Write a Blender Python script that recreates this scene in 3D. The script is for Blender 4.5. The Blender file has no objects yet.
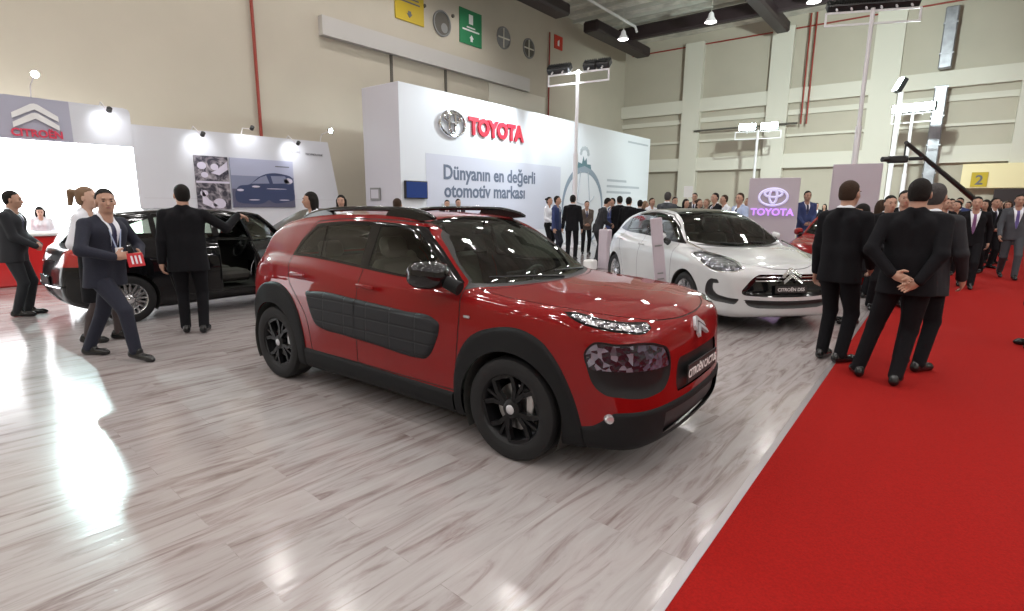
import bpy, math, random
import numpy as np
from math import sin, cos, pi, radians
A_ = np.array

# ------------------------------------------------------------ 2-D curves and distance fields
def spline(pts, step=.02, closed=True):
    """Catmull-Rom through pts (x,y[,1=corner]) -> dense polyline"""
    P=[np.array(q[:2],float) for q in pts]; C=[len(q)>2 and q[2] for q in pts]; n=len(P); out=[]
    segs=n if closed else n-1
    for i in range(segs):
        a,b=P[i],P[(i+1)%n]
        pa=P[i-1] if (closed or i>0) else a; pb=P[(i+2)%n] if (closed or i+2<n) else b
        if C[i]: pa=a
        if C[(i+1)%n]: pb=b
        d=np.linalg.norm(b-a); k=max(1,int(d/step))
        la=max(np.linalg.norm(a-pa),1e-9); lb=max(np.linalg.norm(pb-b),1e-9)
        m0=((b-a)/d*la+(a-pa)/la*d)/(la+d)*d if la>1e-6 else (b-a)
        m1=((b-a)/d*lb+(pb-b)/lb*d)/(lb+d)*d if lb>1e-6 else (b-a)
        for j in range(k):
            t=j/k; t2=t*t;t3=t2*t
            out.append((2*t3-3*t2+1)*a+(t3-2*t2+t)*m0+(-2*t3+3*t2)*b+(t3-t2)*m1)
    if not closed: out.append(P[-1])
    return np.array(out)
def pdist(P,x,y,closed=True,signed=True):
    """distance (negative inside) of points to a polyline"""
    x=np.asarray(x,float);y=np.asarray(y,float);sh=x.shape;x=x.ravel();y=y.ravel()
    A=P; B=np.roll(P,-1,0)
    if not closed: A=P[:-1];B=P[1:]
    best=np.full(x.shape,1e9); ins=np.zeros(x.shape,bool)
    for a,b in zip(A,B):
        ex,ey=b-a; L=ex*ex+ey*ey+1e-18
        wx=x-a[0];wy=y-a[1]; t=np.clip((wx*ex+wy*ey)/L,0,1)
        dx=wx-t*ex;dy=wy-t*ey; best=np.minimum(best,dx*dx+dy*dy)
        if closed and signed:
            c=((a[1]<=y)&(y<b[1]))|((b[1]<=y)&(y<a[1]))
            ins^=c&(x<a[0]+(y-a[1])*ex/(ey if abs(ey)>1e-12 else 1e-12))
    d=np.sqrt(best)
    if closed and signed: d=np.where(ins,-d,d)
    return d.reshape(sh)
class Field2:
    """smooth (cubic B-spline) lookup of a polygon's signed distance"""
    def __init__(s,P,m=.35,h=.012):
        s.h=h; s.o=P.min(0)-m; n=np.ceil((P.max(0)+m-s.o)/h).astype(int)+1
        X,Y=np.meshgrid(s.o[0]+h*np.arange(n[0]),s.o[1]+h*np.arange(n[1]),indexing='ij')
        s.g=pdist(P,X,Y); s.n=n
    def __call__(s,x,y):
        x,y=np.broadcast_arrays(x,y)
        u=np.clip((x-s.o[0])/s.h,1.001,s.n[0]-2.001);v=np.clip((y-s.o[1])/s.h,1.001,s.n[1]-2.001)
        i=np.floor(u).astype(int);j=np.floor(v).astype(int);u=u-i;v=v-j
        w=lambda t:((1-t)**3/6,(3*t**3-6*t*t+4)/6,(-3*t**3+3*t*t+3*t+1)/6,t**3/6)
        wu=w(u);wv=w(v); r=0
        for a in range(4):
            for b in range(4): r=r+wu[a]*wv[b]*s.g[i+a-1,j+b-1]
        return r
def curve1(pts):
    """smooth 1-D function through (t,value) pairs"""
    t=np.array([q[0] for q in pts],float);v=np.array([q[1] for q in pts],float)
    tt=np.linspace(t[0],t[-1],400); d=np.diff(v)/np.diff(t)
    m=np.empty(len(t));m[0]=d[0];m[-1]=d[-1]
    for i in range(1,len(t)-1): m[i]=0 if d[i-1]*d[i]<=0 else 2*d[i-1]*d[i]/(d[i-1]+d[i])
    k=np.clip(np.searchsorted(t,tt)-1,0,len(t)-2); hh=t[k+1]-t[k];s=(tt-t[k])/hh
    vv=(2*s**3-3*s*s+1)*v[k]+(s**3-2*s*s+s)*m[k]*hh+(-2*s**3+3*s*s)*v[k+1]+(s**3-s*s)*m[k+1]*hh
    return lambda x: np.interp(x,tt,vv)
def rmax(a,b,r):
    return np.minimum(np.maximum(a,b),-r)+np.sqrt(np.maximum(a+r,0)**2+np.maximum(b+r,0)**2)
def smin(a,b,k):
    h=np.clip(.5+.5*(b-a)/k,0,1); return b*(1-h)+a*h-k*h*(1-h)

# ------------------------------------------------------------ surface nets
def surface_nets(D,o,h):
    S=D<0; nx,ny,nz=D.shape
    cs=[S[i:nx-1+i,j:ny-1+j,k:nz-1+k] for i in (0,1) for j in (0,1) for k in (0,1)]
    cnt=sum(c.astype(np.int8) for c in cs); act=(cnt>0)&(cnt<8)
    I,J,K=np.nonzero(act); n=len(I); idx=np.full(act.shape,-1,np.int64); idx[act]=np.arange(n)
    acc=np.zeros((n,3));num=np.zeros(n)
    for ax in range(3):
        oth=[a for a in range(3) if a!=ax]
        for p in (0,1):
            for q in (0,1):
                s=[0,0,0];s[oth[0]]=p;s[oth[1]]=q; e=list(s);e[ax]=1
                a=D[I+s[0],J+s[1],K+s[2]];b=D[I+e[0],J+e[1],K+e[2]]
                m=(a<0)!=(b<0); t=np.where(m,a/np.where(m,a-b,1),0)
                pt=np.zeros((n,3));pt[:,oth[0]]=p;pt[:,oth[1]]=q;pt[:,ax]=t
                acc+=pt*m[:,None];num+=m
    V=o+h*(np.stack([I,J,K],1)+acc/np.maximum(num,1)[:,None])
    Q=[]
    for ax in range(3):
        a,b=[(1,2),(2,0),(0,1)][ax]
        sl0=[slice(None)]*3;sl1=[slice(None)]*3
        sl0[ax]=slice(0,-1);sl1[ax]=slice(1,None)
        s0=S[tuple(sl0)];s1=S[tuple(sl1)]; m=s0!=s1
        e=np.stack(np.nonzero(m),1)
        e=e[(e[:,a]>0)&(e[:,b]>0)&(e[:,a]<D.shape[a]-1)&(e[:,b]<D.shape[b]-1)]
        def g(da,db):
            c=e.copy();c[:,a]-=da;c[:,b]-=db; return idx[c[:,0],c[:,1],c[:,2]]
        q=np.stack([g(1,1),g(0,1),g(0,0),g(1,0)],1)
        fl=s0[e[:,0],e[:,1],e[:,2]]; q=np.where(fl[:,None],q,q[:,::-1]); Q.append(q)
    Q=np.concatenate(Q); Q=Q[(Q>=0).all(1)]
    return V,Q
def grad(F,V,e=2e-3):
    G=np.empty_like(V)
    for a in range(3):
        d=np.zeros(3);d[a]=e
        G[:,a]=(F(V+d)-F(V-d))/(2*e)
    return G
def project(F,V,it=3,lim=.01):
    for _ in range(it):
        f=F(V);G=grad(F,V); g2=(G*G).sum(1)
        st=-(f/np.maximum(g2,.05))[:,None]*G
        L=np.linalg.norm(st,axis=1); st*=np.minimum(1,lim/np.maximum(L,1e-9))[:,None]; V=V+st
    return V
def normals(F,V,e=4e-3):
    G=grad(F,V,e); return G/np.maximum(np.linalg.norm(G,axis=1),1e-9)[:,None]

class Shell:
    """triangle soup over one implicit surface that can be cut into parts along any field"""
    def __init__(s,F,V,Q):
        s.F=F;s.V=V;s.rest=np.concatenate([Q[:,[0,1,2]],Q[:,[0,2,3]]]); s.N=normals(F,V)
    def cut(s,f,tris=None,reproject=True):
        """f: function of vertices; takes triangles with f<0 out of tris (or the rest) and returns them"""
        own=tris is None; T=s.rest if own else tris
        used=np.zeros(len(s.V),bool);used[T]=True
        val=np.full(len(s.V),1.0); val[used]=f(s.V[used])
        val=np.where(np.abs(val)<4e-4,np.where(val<0,-4e-4,4e-4),val)
        m=val[T]<0; c=m.sum(1)
        inn=[T[c==3]];out=[T[c==0]]
        M=T[(c==1)|(c==2)]; cm=(val[M]<0)
        if len(M):
            one=np.where(cm.sum(1)==1,True,False); odd=np.where(one[:,None],cm,~cm)
            k=odd.argmax(1); r=np.arange(len(M)); a=M[r,k];b=M[r,(k+1)%3];cc=M[r,(k+2)%3]
            E=np.concatenate([np.stack([a,b],1),np.stack([a,cc],1)]); Es=np.sort(E,1)
            u,inv=np.unique(Es,axis=0,return_inverse=True); inv=inv.ravel()
            va=val[u[:,0]];vb=val[u[:,1]]; t=np.clip(va/(va-vb),0,1)[:,None]
            nv=s.V[u[:,0]]*(1-t)+s.V[u[:,1]]*t
            if reproject: nv=project(s.F,nv,1,.006)
            base=len(s.V); s.V=np.concatenate([s.V,nv]); s.N=np.concatenate([s.N,normals(s.F,nv)])
            ab=base+inv[:len(M)];ac=base+inv[len(M):]
            tip=np.stack([a,ab,ac],1); q1=np.stack([ab,b,cc],1);q2=np.stack([ab,cc,ac],1)
            inn.append(tip[one]);out+= [q1[one],q2[one]]
            out.append(tip[~one]);inn+=[q1[~one],q2[~one]]
        I=np.concatenate(inn);O=np.concatenate(out)
        if own: s.rest=O; return I
        return I,O

# ------------------------------------------------------------ objects
def link(o): bpy.context.scene.collection.objects.link(o); return o
def mesh_obj(name,V,Fc,mat,parent=None,norm=None,smooth=True,loc=None,uv=None):
    V=np.asarray(V,float)
    me=bpy.data.meshes.new(name)
    if isinstance(Fc,np.ndarray):
        k=Fc.shape[1]; u,inv=np.unique(Fc,return_inverse=True); Fc=inv.reshape(-1,k); V=V[u]
        if norm is not None: norm=np.asarray(norm)[u]
        me.vertices.add(len(V)); me.vertices.foreach_set('co',V.ravel().astype(np.float32))
        me.loops.add(Fc.size); me.loops.foreach_set('vertex_index',Fc.ravel().astype(np.int32))
        me.polygons.add(len(Fc)); me.polygons.foreach_set('loop_start',(np.arange(len(Fc))*k).astype(np.int32))
        me.update(calc_edges=True); me.validate()
    else:
        me.from_pydata([tuple(v) for v in V],[],[tuple(f) for f in Fc]); me.update()
    if smooth: me.polygons.foreach_set('use_smooth',[True]*len(me.polygons))
    if norm is not None and len(norm)==len(me.vertices):
        me.normals_split_custom_set_from_vertices([tuple(n) for n in norm])
    for m in (mat if isinstance(mat,(list,tuple)) else [mat]):
        if m: me.materials.append(m)
    o=link(bpy.data.objects.new(name,me))
    if parent: o.parent=parent
    if loc is not None: o.location=loc
    return o
def empty(name,loc=(0,0,0),rz=0,label=None,cat=None,group=None):
    o=link(bpy.data.objects.new(name,None)); o.location=loc;o.rotation_euler=(0,0,rz); o.empty_display_size=.1
    tag(o,label,cat,group); return o
def tag(o,label=None,cat=None,group=None,kind=None):
    if label: o['label']=label
    if cat: o['category']=cat
    if group: o['group']=group
    if kind: o['kind']=kind
    return o
class MB:
    """collects simple solids into one mesh"""
    def __init__(s): s.v=[];s.f=[]
    def add(s,v,f):
        b=len(s.v); s.v+= [tuple(q) for q in v]; s.f+=[tuple(b+i for i in q) for q in f]; return s
    def box(s,c,d,R=None,bev=0):
        x,y,z=[q/2 for q in d]
        if bev:
            b=min(bev,min(x,y,z)*.9); v=[]
            for sx in (-1,1):
                for sy in (-1,1):
                    for sz in (-1,1):
                        v+=[(sx*x,sy*(y-b),sz*(z-b)),(sx*(x-b),sy*y,sz*(z-b)),(sx*(x-b),sy*(y-b),sz*z)]
            id=lambda sx,sy,sz,k:((sx>0)*4+(sy>0)*2+(sz>0))*3+k
            f=[]
            for a in range(3):
                for sg in (-1,1):
                    o1,o2=(a+1)%3,(a+2)%3; loop=[]
                    for p,q in ((-1,-1),(1,-1),(1,1),(-1,1)):
                        t=[0,0,0];t[a]=sg;t[o1]=p;t[o2]=q;loop.append(id(*t,a))
                    f.append(loop if sg>0 else loop[::-1])
            for a in range(3):
                o1,o2=(a+1)%3,(a+2)%3
                for p in (-1,1):
                    for q in (-1,1):
                        t0=[0,0,0];t1=[0,0,0];t0[a]=-1;t1[a]=1
                        for t in (t0,t1): t[o1]=p;t[o2]=q
                        l=[id(*t0,o1),id(*t1,o1),id(*t1,o2),id(*t0,o2)]
                        f.append(l if p*q<0 else l[::-1])
            for sx in (-1,1):
                for sy in (-1,1):
                    for sz in (-1,1):
                        l=[id(sx,sy,sz,k) for k in range(3)]
                        f.append(l if sx*sy*sz>0 else l[::-1])
        else:
            v=[(a*x,b*y,e*z) for a in (-1,1) for b in (-1,1) for e in (-1,1)]
            f=[(0,1,3,2),(4,6,7,5),(0,4,5,1),(2,3,7,6),(0,2,6,4),(1,5,7,3)]
        v=np.array(v)
        if R is not None: v=v@np.array(R).T
        return s.add(v+np.array(c),f)
    def tube(s,pts,r,n=10,caps=True):
        pts=[np.array(q,float) for q in pts]; rs=r if isinstance(r,(list,tuple)) else [r]*len(pts)
        b=len(s.v); up=None
        for i,q in enumerate(pts):
            t=(pts[min(i+1,len(pts)-1)]-pts[max(i-1,0)]); t/=max(np.linalg.norm(t),1e-9)
            if up is None: up=np.cross(t,(0,0,1) if abs(t[2])<.9 else (1,0,0))
            up=up-t*(up@t); up/=max(np.linalg.norm(up),1e-9); w=np.cross(t,up)
            for k in range(n):
                a=2*pi*k/n; s.v.append(tuple(q+rs[i]*(cos(a)*up+sin(a)*w)))
        for i in range(len(pts)-1):
            for k in range(n):
                a=b+i*n+k;c=b+i*n+(k+1)%n; s.f.append((a,c,c+n,a+n))
        if caps:
            s.f.append(tuple(b+k for k in range(n))[::-1]); s.f.append(tuple(b+(len(pts)-1)*n+k for k in range(n)))
        return s
    def lathe(s,prof,c=(0,0,0),ax=2,n=32,closed=False):
        """prof: (radius, height along ax)"""
        b=len(s.v);m=len(prof);o1,o2=(ax+1)%3,(ax+2)%3
        for k in range(n):
            a=2*pi*k/n
            for r,h in prof:
                q=[0,0,0];q[ax]=h;q[o1]=r*cos(a);q[o2]=r*sin(a); s.v.append(tuple(np.array(q)+np.array(c)))
        for k in range(n):
            for i in range(m if closed else m-1):
                a=b+k*m+i;a2=b+k*m+(i+1)%m;e=b+((k+1)%n)*m+i;e2=b+((k+1)%n)*m+(i+1)%m
                s.f.append((a,e,e2,a2))
        return s
    def prism(s,poly,h0,h1,M=None):
        """poly in 2-D, extruded h0..h1 along third; M maps (u,v,h)->xyz function"""
        n=len(poly); M=M or (lambda u,v,h:(u,v,h))
        v=[M(u,w,h0) for u,w in poly]+[M(u,w,h1) for u,w in poly]
        f=[tuple(range(n))[::-1],tuple(range(n,2*n))]+[(i,(i+1)%n,(i+1)%n+n,i+n) for i in range(n)]
        return s.add(v,f)
    def build(s,name,mat,parent=None,smooth=False,loc=None,label=None):
        o=mesh_obj(name,s.v,s.f,mat,parent,smooth=smooth,loc=loc)
        if smooth=='auto' or smooth:
            try: o.data.set_sharp_from_angle(angle=radians(40))
            except Exception: pass
        if label: o['label']=label
        return o

# ------------------------------------------------------------ materials
def mat(name,col,rough=.5,metal=0,spec=.5,coat=0,emit=None,es=0,trans=0,alpha=1,noise=None,bump=None,sheen=0,coatr=.03):
    m=bpy.data.materials.new(name);m.use_nodes=True;nt=m.node_tree;b=nt.nodes['Principled BSDF']
    b.inputs['Base Color'].default_value=(*col,1);b.inputs['Roughness'].default_value=rough
    b.inputs['Metallic'].default_value=metal;b.inputs['Specular IOR Level'].default_value=spec
    b.inputs['Coat Weight'].default_value=coat;b.inputs['Coat Roughness'].default_value=coatr
    b.inputs['Transmission Weight'].default_value=trans; b.inputs['Alpha'].default_value=alpha
    b.inputs['Sheen Weight'].default_value=sheen
    if emit: b.inputs['Emission Color'].default_value=(*emit,1);b.inputs['Emission Strength'].default_value=es
    tc=None
    if noise:
        sc,amt=noise; tc=nt.nodes.new('ShaderNodeTexCoord'); n=nt.nodes.new('ShaderNodeTexNoise'); n.inputs['Scale'].default_value=sc
        n.inputs['Detail'].default_value=5
        mx=nt.nodes.new('ShaderNodeMix');mx.data_type='RGBA';mx.blend_type='MULTIPLY'
        mx.inputs[0].default_value=1; cr=nt.nodes.new('ShaderNodeMapRange')
        cr.inputs[1].default_value=.25;cr.inputs[2].default_value=.75;cr.inputs[3].default_value=1-amt;cr.inputs[4].default_value=1+amt
        nt.links.new(tc.outputs['Object'],n.inputs['Vector']);nt.links.new(n.outputs['Fac'],cr.inputs[0])
        mx.inputs[6].default_value=(*col,1);nt.links.new(cr.outputs[0],mx.inputs[7]);nt.links.new(mx.outputs[2],b.inputs['Base Color'])
    if bump:
        sc,st=bump; tc=tc or nt.nodes.new('ShaderNodeTexCoord'); n=nt.nodes.new('ShaderNodeTexNoise'); n.inputs['Scale'].default_value=sc
        bp=nt.nodes.new('ShaderNodeBump');bp.inputs['Strength'].default_value=st;bp.inputs['Distance'].default_value=.01
        nt.links.new(tc.outputs['Object'],n.inputs['Vector']);nt.links.new(n.outputs['Fac'],bp.inputs['Height']);nt.links.new(bp.outputs[0],b.inputs['Normal'])
    return m
def glass_mat(name,tint=(.75,.85,.78),clear=.75,rough=.02):
    """thin car glass: mirror-like sheen over a see-through tinted pane"""
    m=bpy.data.materials.new(name);m.use_nodes=True;nt=m.node_tree;nt.nodes.clear()
    out=nt.nodes.new('ShaderNodeOutputMaterial');mx=nt.nodes.new('ShaderNodeMixShader');fr=nt.nodes.new('ShaderNodeFresnel');fr.inputs['IOR'].default_value=1.75
    tr=nt.nodes.new('ShaderNodeBsdfTransparent');tr.inputs['Color'].default_value=(*[t*clear for t in tint],1)
    gl=nt.nodes.new('ShaderNodeBsdfGlossy');gl.inputs['Roughness'].default_value=rough
    nt.links.new(fr.outputs[0],mx.inputs[0]);nt.links.new(tr.outputs[0],mx.inputs[1]);nt.links.new(gl.outputs[0],mx.inputs[2]);nt.links.new(mx.outputs[0],out.inputs[0])
    return m
# ------------------------------------------------------------ red crossover body field
def body_field(low,cab,plan,yl,yc,tp,belt0=.7,wc=.16,rc=.10,nose=.10,crownh=.05,roofc=.07,mid=-1.3,rl=.075,rcab=.06,fender=None):
    """car body: lower body and cabin, each an intersection of side profile, plan and width curve"""
    low=spline(low,.015);cab=spline(cab,.015)
    half=list(plan);plan=spline(half+[(x,-y) for x,y in half[::-1] if y>0],.02)
    Fl=Field2(low);Fc=Field2(cab);Fp=Field2(plan);yl=curve1(yl);yc=curve1(yc);tp=curve1(tp)
    def F(V):
        x,y,z=V[...,0],V[...,1],V[...,2]; ay=np.abs(y)
        y2=ay*ay
        crown=crownh*np.clip(z-belt0,0,.3)/.3
        ff=np.clip((x+1)/1.5,0,1)
        a=Fl(x+nose*y2*ff, z+crown*y2)
        b=Fp(x,np.sign(y)*np.maximum(ay-yl(z),0))
        L=rmax(a,b,rl)
        s=np.clip(-(x-mid)/1.2,-1,1)
        c=Fc(x+wc*y2*np.clip(-s,0,1)-rc*y2*np.clip(s,0,1),z+roofc*y2)
        d=(ay-(yc(z)-tp(x)))*.93
        Cb=rmax(c,d,rcab)
        return smin(L,Cb,.035)
    return F
def cactus_field():
    return body_field([(.60,.19),(.76,.20),(.835,.25),(.86,.34),(.868,.48),(.862,.64),(.845,.76),(.80,.855),(.71,.915),(.52,.965),(.2,1.0),(-.1,1.02),(-.4,1.045),
                (-1.4,1.075),(-2.4,1.115),(-2.9,1.09),(-3.12,1.02),(-3.22,.9),(-3.27,.75),(-3.29,.55),(-3.27,.42),(-3.2,.3),(-3.05,.23),(-2.8,.2),(-1.3,.18)],
     [(-.20,1.0),(-.30,1.05),(-.62,1.25),(-.86,1.385),(-1.02,1.443),(-1.3,1.475),(-1.8,1.482),(-2.3,1.462),(-2.65,1.42),(-2.88,1.36),(-2.985,1.29),(-3.05,1.15),(-3.11,1.0),(-3.12,.8),(-2.5,.7),(-.4,.7)],
     [(.885,0),(.87,.32),(.82,.54),(.71,.70),(.52,.80),(.25,.85),(-.2,.865),(-1.3,.865),(-2.4,.868),(-2.75,.855),(-3.0,.80),(-3.17,.66),(-3.27,.4),(-3.30,0)],
     [(.1,-.06),(.2,-.03),(.3,-.008),(.45,.0),(.62,.004),(.78,-.002),(.9,-.02),(1.0,-.05),(1.15,-.09)],
     [(.7,.83),(.95,.815),(1.03,.79),(1.12,.755),(1.22,.715),(1.32,.67),(1.4,.635),(1.6,.54)],
     [(-3.4,.10),(-2.9,.06),(-2.5,.02),(-2.0,0),(-1.0,0),(-.5,.02),(-.2,.05)])
def big_hatch_field():
    return body_field([(.60,.19),(.84,.195),(.93,.24),(.955,.32),(.965,.45),(.955,.60),(.93,.72),(.86,.795),(.65,.86),(.35,.925),(.05,.975),(-.2,1.0),(-1.0,1.01),(-2.2,1.04),(-3.0,1.07),(-3.35,1.06),(-3.5,.98),(-3.55,.8),(-3.57,.55),(-3.52,.38),(-3.35,.25),(-3.0,.2),(-1.3,.17)],
     [(.02,.94),(-.1,.995),(-.5,1.20),(-.86,1.365),(-1.1,1.44),(-1.45,1.485),(-1.9,1.495),(-2.4,1.465),(-2.85,1.40),(-3.15,1.31),(-3.28,1.2),(-3.42,1.03),(-3.44,.8),(-2.6,.7),(-.3,.7)],
     [(.985,0),(.97,.34),(.92,.56),(.80,.73),(.58,.84),(.3,.90),(-.1,.925),(-1.3,.915),(-2.5,.935),(-2.9,.915),(-3.2,.85),(-3.42,.68),(-3.54,.4),(-3.58,0)],
     [(.1,-.06),(.2,-.03),(.3,-.01),(.45,-.003),(.62,.004),(.78,-.004),(.88,-.03),(.96,-.06),(1.15,-.13)],
     [(.7,.88),(.92,.845),(1.0,.815),(1.1,.77),(1.22,.71),(1.32,.66),(1.4,.615),(1.6,.50)],
     [(-3.6,.16),(-3.1,.08),(-2.6,.03),(-2.0,0),(-1.0,0),(-.5,.02),(0,.06)],wc=.22,rc=.15,nose=.12,rl=.10,rcab=.09)
def dark_hatch_field():
    return body_field([(.55,.19),(.74,.20),(.82,.26),(.84,.4),(.83,.58),(.80,.72),(.70,.83),(.45,.89),(.1,.945),(-.2,.97),(-1.0,.98),(-2.3,1.0),(-2.9,1.0),(-3.12,.95),(-3.2,.82),(-3.27,.66),(-3.29,.48),(-3.23,.33),(-3.05,.23),(-2.8,.19),(-1.3,.17)],
     [(-.1,.93),(-.22,.98),(-.62,1.22),(-.92,1.37),(-1.1,1.42),(-1.4,1.45),(-1.9,1.455),(-2.4,1.43),(-2.75,1.385),(-2.93,1.32),(-3.02,1.15),(-3.1,.98),(-3.1,.8),(-2.4,.7),(-.4,.7)],
     [(.85,0),(.83,.34),(.78,.56),(.66,.71),(.46,.80),(.2,.84),(-.2,.855),(-1.3,.855),(-2.4,.86),(-2.75,.845),(-3.0,.79),(-3.17,.65),(-3.26,.4),(-3.30,0)],
     [(.1,-.06),(.2,-.03),(.3,-.01),(.45,-.003),(.62,.004),(.78,-.004),(.88,-.03),(.96,-.06),(1.15,-.13)],
     [(.7,.82),(.92,.80),(1.0,.77),(1.1,.735),(1.22,.69),(1.32,.645),(1.4,.60),(1.6,.50)],
     [(-3.4,.10),(-2.9,.06),(-2.5,.02),(-2.0,0),(-1.0,0),(-.5,.02),(-.2,.05)])
def grid_eval(F,lo,hi,h,half=True):
    n=[int(math.ceil((b-a)/h))+1 for a,b in zip(lo,hi)]
    X=lo[0]+h*np.arange(n[0]);Y=lo[1]+h*np.arange(n[1]);Z=lo[2]+h*np.arange(n[2])
    D=np.empty(n)
    for i0 in range(0,n[0],32):
        g=np.stack(np.meshgrid(X[i0:i0+32],Y,Z,indexing='ij'),-1); D[i0:i0+32]=F(g)
    return D,np.array(lo)
def sym_shell(F,lo,hi,h):
    D,o=grid_eval(F,(lo[0],-h/2,lo[2]),hi,h)
    # mirror the half volume about y=0
    D=np.concatenate([D[:,:1:-1],D[:,1:]],1) if False else np.concatenate([D[:,:0:-1],D[:,1:]],1)
    ny=D.shape[1]; o=np.array([lo[0],-h*(ny-1)/2,lo[2]])
    V,Q=surface_nets(D,o,h); V=project(F,V,3)
    return Shell(F,V,Q)
# ------------------------------------------------------------ shared car building
M={}
def part(S,name,tris,m,root,off=0.0,offf=None,label=None,flip=False):
    if len(tris)==0: return None
    u=np.unique(tris); V=S.V.copy()
    o=np.full(len(u),off) if offf is None else offf(S.V[u])
    V[u]=V[u]+S.N[u]*o[:,None]
    T=tris[:,::-1] if flip else tris
    N=-S.N if flip else S.N
    ob=mesh_obj(name,V,T,m,root,norm=N if (offf is None) else None)
    if label: ob['label']=label
    return ob
def text_mesh(s,size,ext,name,m,parent,mx,align='CENTER',bold=0,sx=1):
    cu=bpy.data.curves.new('t','FONT');cu.body=s;cu.size=size;cu.extrude=ext;cu.align_x=align;cu.align_y='CENTER';cu.offset=bold
    cu.resolution_u=3
    t=link(bpy.data.objects.new('t',cu)); bpy.context.view_layer.update()
    me=bpy.data.meshes.new_from_object(t.evaluated_get(bpy.context.evaluated_depsgraph_get()))
    bpy.data.objects.remove(t)
    n=len(me.vertices);co=np.empty(n*3);me.vertices.foreach_get('co',co);co=co.reshape(-1,3);co[:,0]*=sx
    R=np.array(mx[0],float)   # rows: images of x,y,z
    co=co@R+np.array(mx[1]);me.vertices.foreach_set('co',co.ravel());me.update()
    me.materials.clear();me.materials.append(m)
    o=link(bpy.data.objects.new(name,me));o.parent=parent;return o
def wheel(root,x,y,side,r=.325,rr=.222,style='cactus',rim=None,name='wheel'):
    """side=-1: outer face towards -y"""
    rim=rim or M['rim_black']; w=.105
    b=MB()
    # rim barrel
    b.lathe([(rr,-.095),(rr+.004,-.10),(rr-.012,-.085),(rr-.03,-.03),(rr-.035,.05),(rr-.01,.09),(rr,.095),(rr+.006,.09),(rr-.02,.0),(rr+.002,-.085)],ax=1,n=40,closed=True)
    n=5
    def spoke(a,pts,wd,y0,y1):
        q=[]
        u=np.array((cos(a),sin(a)));v=np.array((-sin(a),cos(a)))
        L=[u*p[0]+v*(p[1]) for p in pts]
        for i in range(len(L)-1):
            d=L[i+1]-L[i];d/=np.linalg.norm(d);nn=np.array((-d[1],d[0]))*wd
            e=d*wd*.5; A=L[i]-e;B=L[i+1]+e
            b.prism([tuple(A-nn),tuple(B-nn),tuple(B+nn),tuple(A+nn)],y0,y1,lambda s,t,h:(s,h,t))
    if style=='cactus':
        for k in range(4):
            a=2*pi*k/4+.35
            spoke(a,[(.045,.038),(.12,.07),(.205,.075)],.014,-.085,-.05)
            spoke(a,[(.045,-.038),(.12,-.07),(.205,-.075)],.014,-.085,-.05)
            spoke(a,[(.20,.075),(.205,0),(.20,-.075)],.012,-.09,-.055)
            spoke(a+pi/4,[(.05,0),(.12,0),(.21,0)],.009,-.078,-.05)
    else:
        n=style
        for k in range(n):
            a=2*pi*k/n+.2
            spoke(a,[(.03,.012),(.21,.032)],.012,-.082,-.05); spoke(a,[(.03,-.012),(.21,-.032)],.012,-.082,-.05)
    b.lathe([(0,-.092),(.045,-.092),(.062,-.08),(.065,-.05),(0,-.05)],ax=1,n=20)
    R=b.build(name,rim,root,smooth='auto'); R.location=(x,y,r)
    if side>0: R.rotation_euler=(0,0,pi)
    t=MB(); t.lathe([(rr,-.10),(rr+.02,-.108),(r-.04,-.112),(r-.012,-.10),(r,-.075),(r-.003,-.05),(r-.003,-.045),(r,-.04),(r,.04),(r,.075),(r-.012,.10),(r-.04,.112),(rr,.10)],ax=1,n=56)
    t.build('tyre',M['tyre'],R,smooth='auto')
    d=MB(); d.lathe([(.04,-.02),(.145,-.02),(.15,-.012),(.15,.0),(.04,.0)],ax=1,n=28,closed=True)
    d.box((.12,-.03,.05),(.06,.05,.14),bev=.01)
    d.build('brake_disc',M['steel'],R,smooth='auto')
    h=MB(); h.lathe([(0,-.100),(.022,-.099),(.03,-.093),(.03,-.08)],ax=1,n=16); h.build('hub_cap',M['badge'] if style=='cactus' else M['chrome'],R,smooth='auto')
    return R
def seat(root,x,y,m,z=.30,w=.25,name='seat'):
    b=MB()
    b.box((x,y,z+.16),(.52,2*w,.16),bev=.05)
    R=np.array([[cos(.3),0,-sin(.3)],[0,1,0],[sin(.3),0,cos(.3)]])
    b.box((x-.30,y,z+.50),(.14,2*w,.64),R=R,bev=.05)
    b.box((x-.42,y,z+.90),(.10,.27,.17),R=R,bev=.04)
    for s in(-.06,.06): b.tube([(x-.38,y+s,z+.76),(x-.42,y+s,z+.88)],.008,6)
    return b.build(name,m,root,smooth='auto')
def steering(root,x,y,z,m):
    b=MB(); t=radians(25)
    ring=[]
    ax=np.array((-cos(t),0,sin(t)));u=np.array((0,1,0));v=np.cross(ax,u)
    c=np.array((x,y,z))
    n=28
    pts=[c+.185*(cos(2*pi*k/n)*u+sin(2*pi*k/n)*v) for k in range(n+1)]
    b.tube(pts,.016,8,caps=False)
    for a in (0,pi,-pi/2): b.tube([c,c+.18*(cos(a)*u+sin(a)*v)],.018,6)
    b.lathe([(0,-.03),(.06,-.02),(.07,.02),(0,.03)],c=(0,0,0),ax=0,n=16); 
    k=16*4
    for i in range(len(b.v)-k,len(b.v)): b.v[i]=tuple(np.array(b.v[i])+c)
    b.tube([c,c-ax*.0+np.array((.25,0,-.12))],.03,8)
    return b.build('steering_wheel',m,root,smooth='auto')
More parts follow.
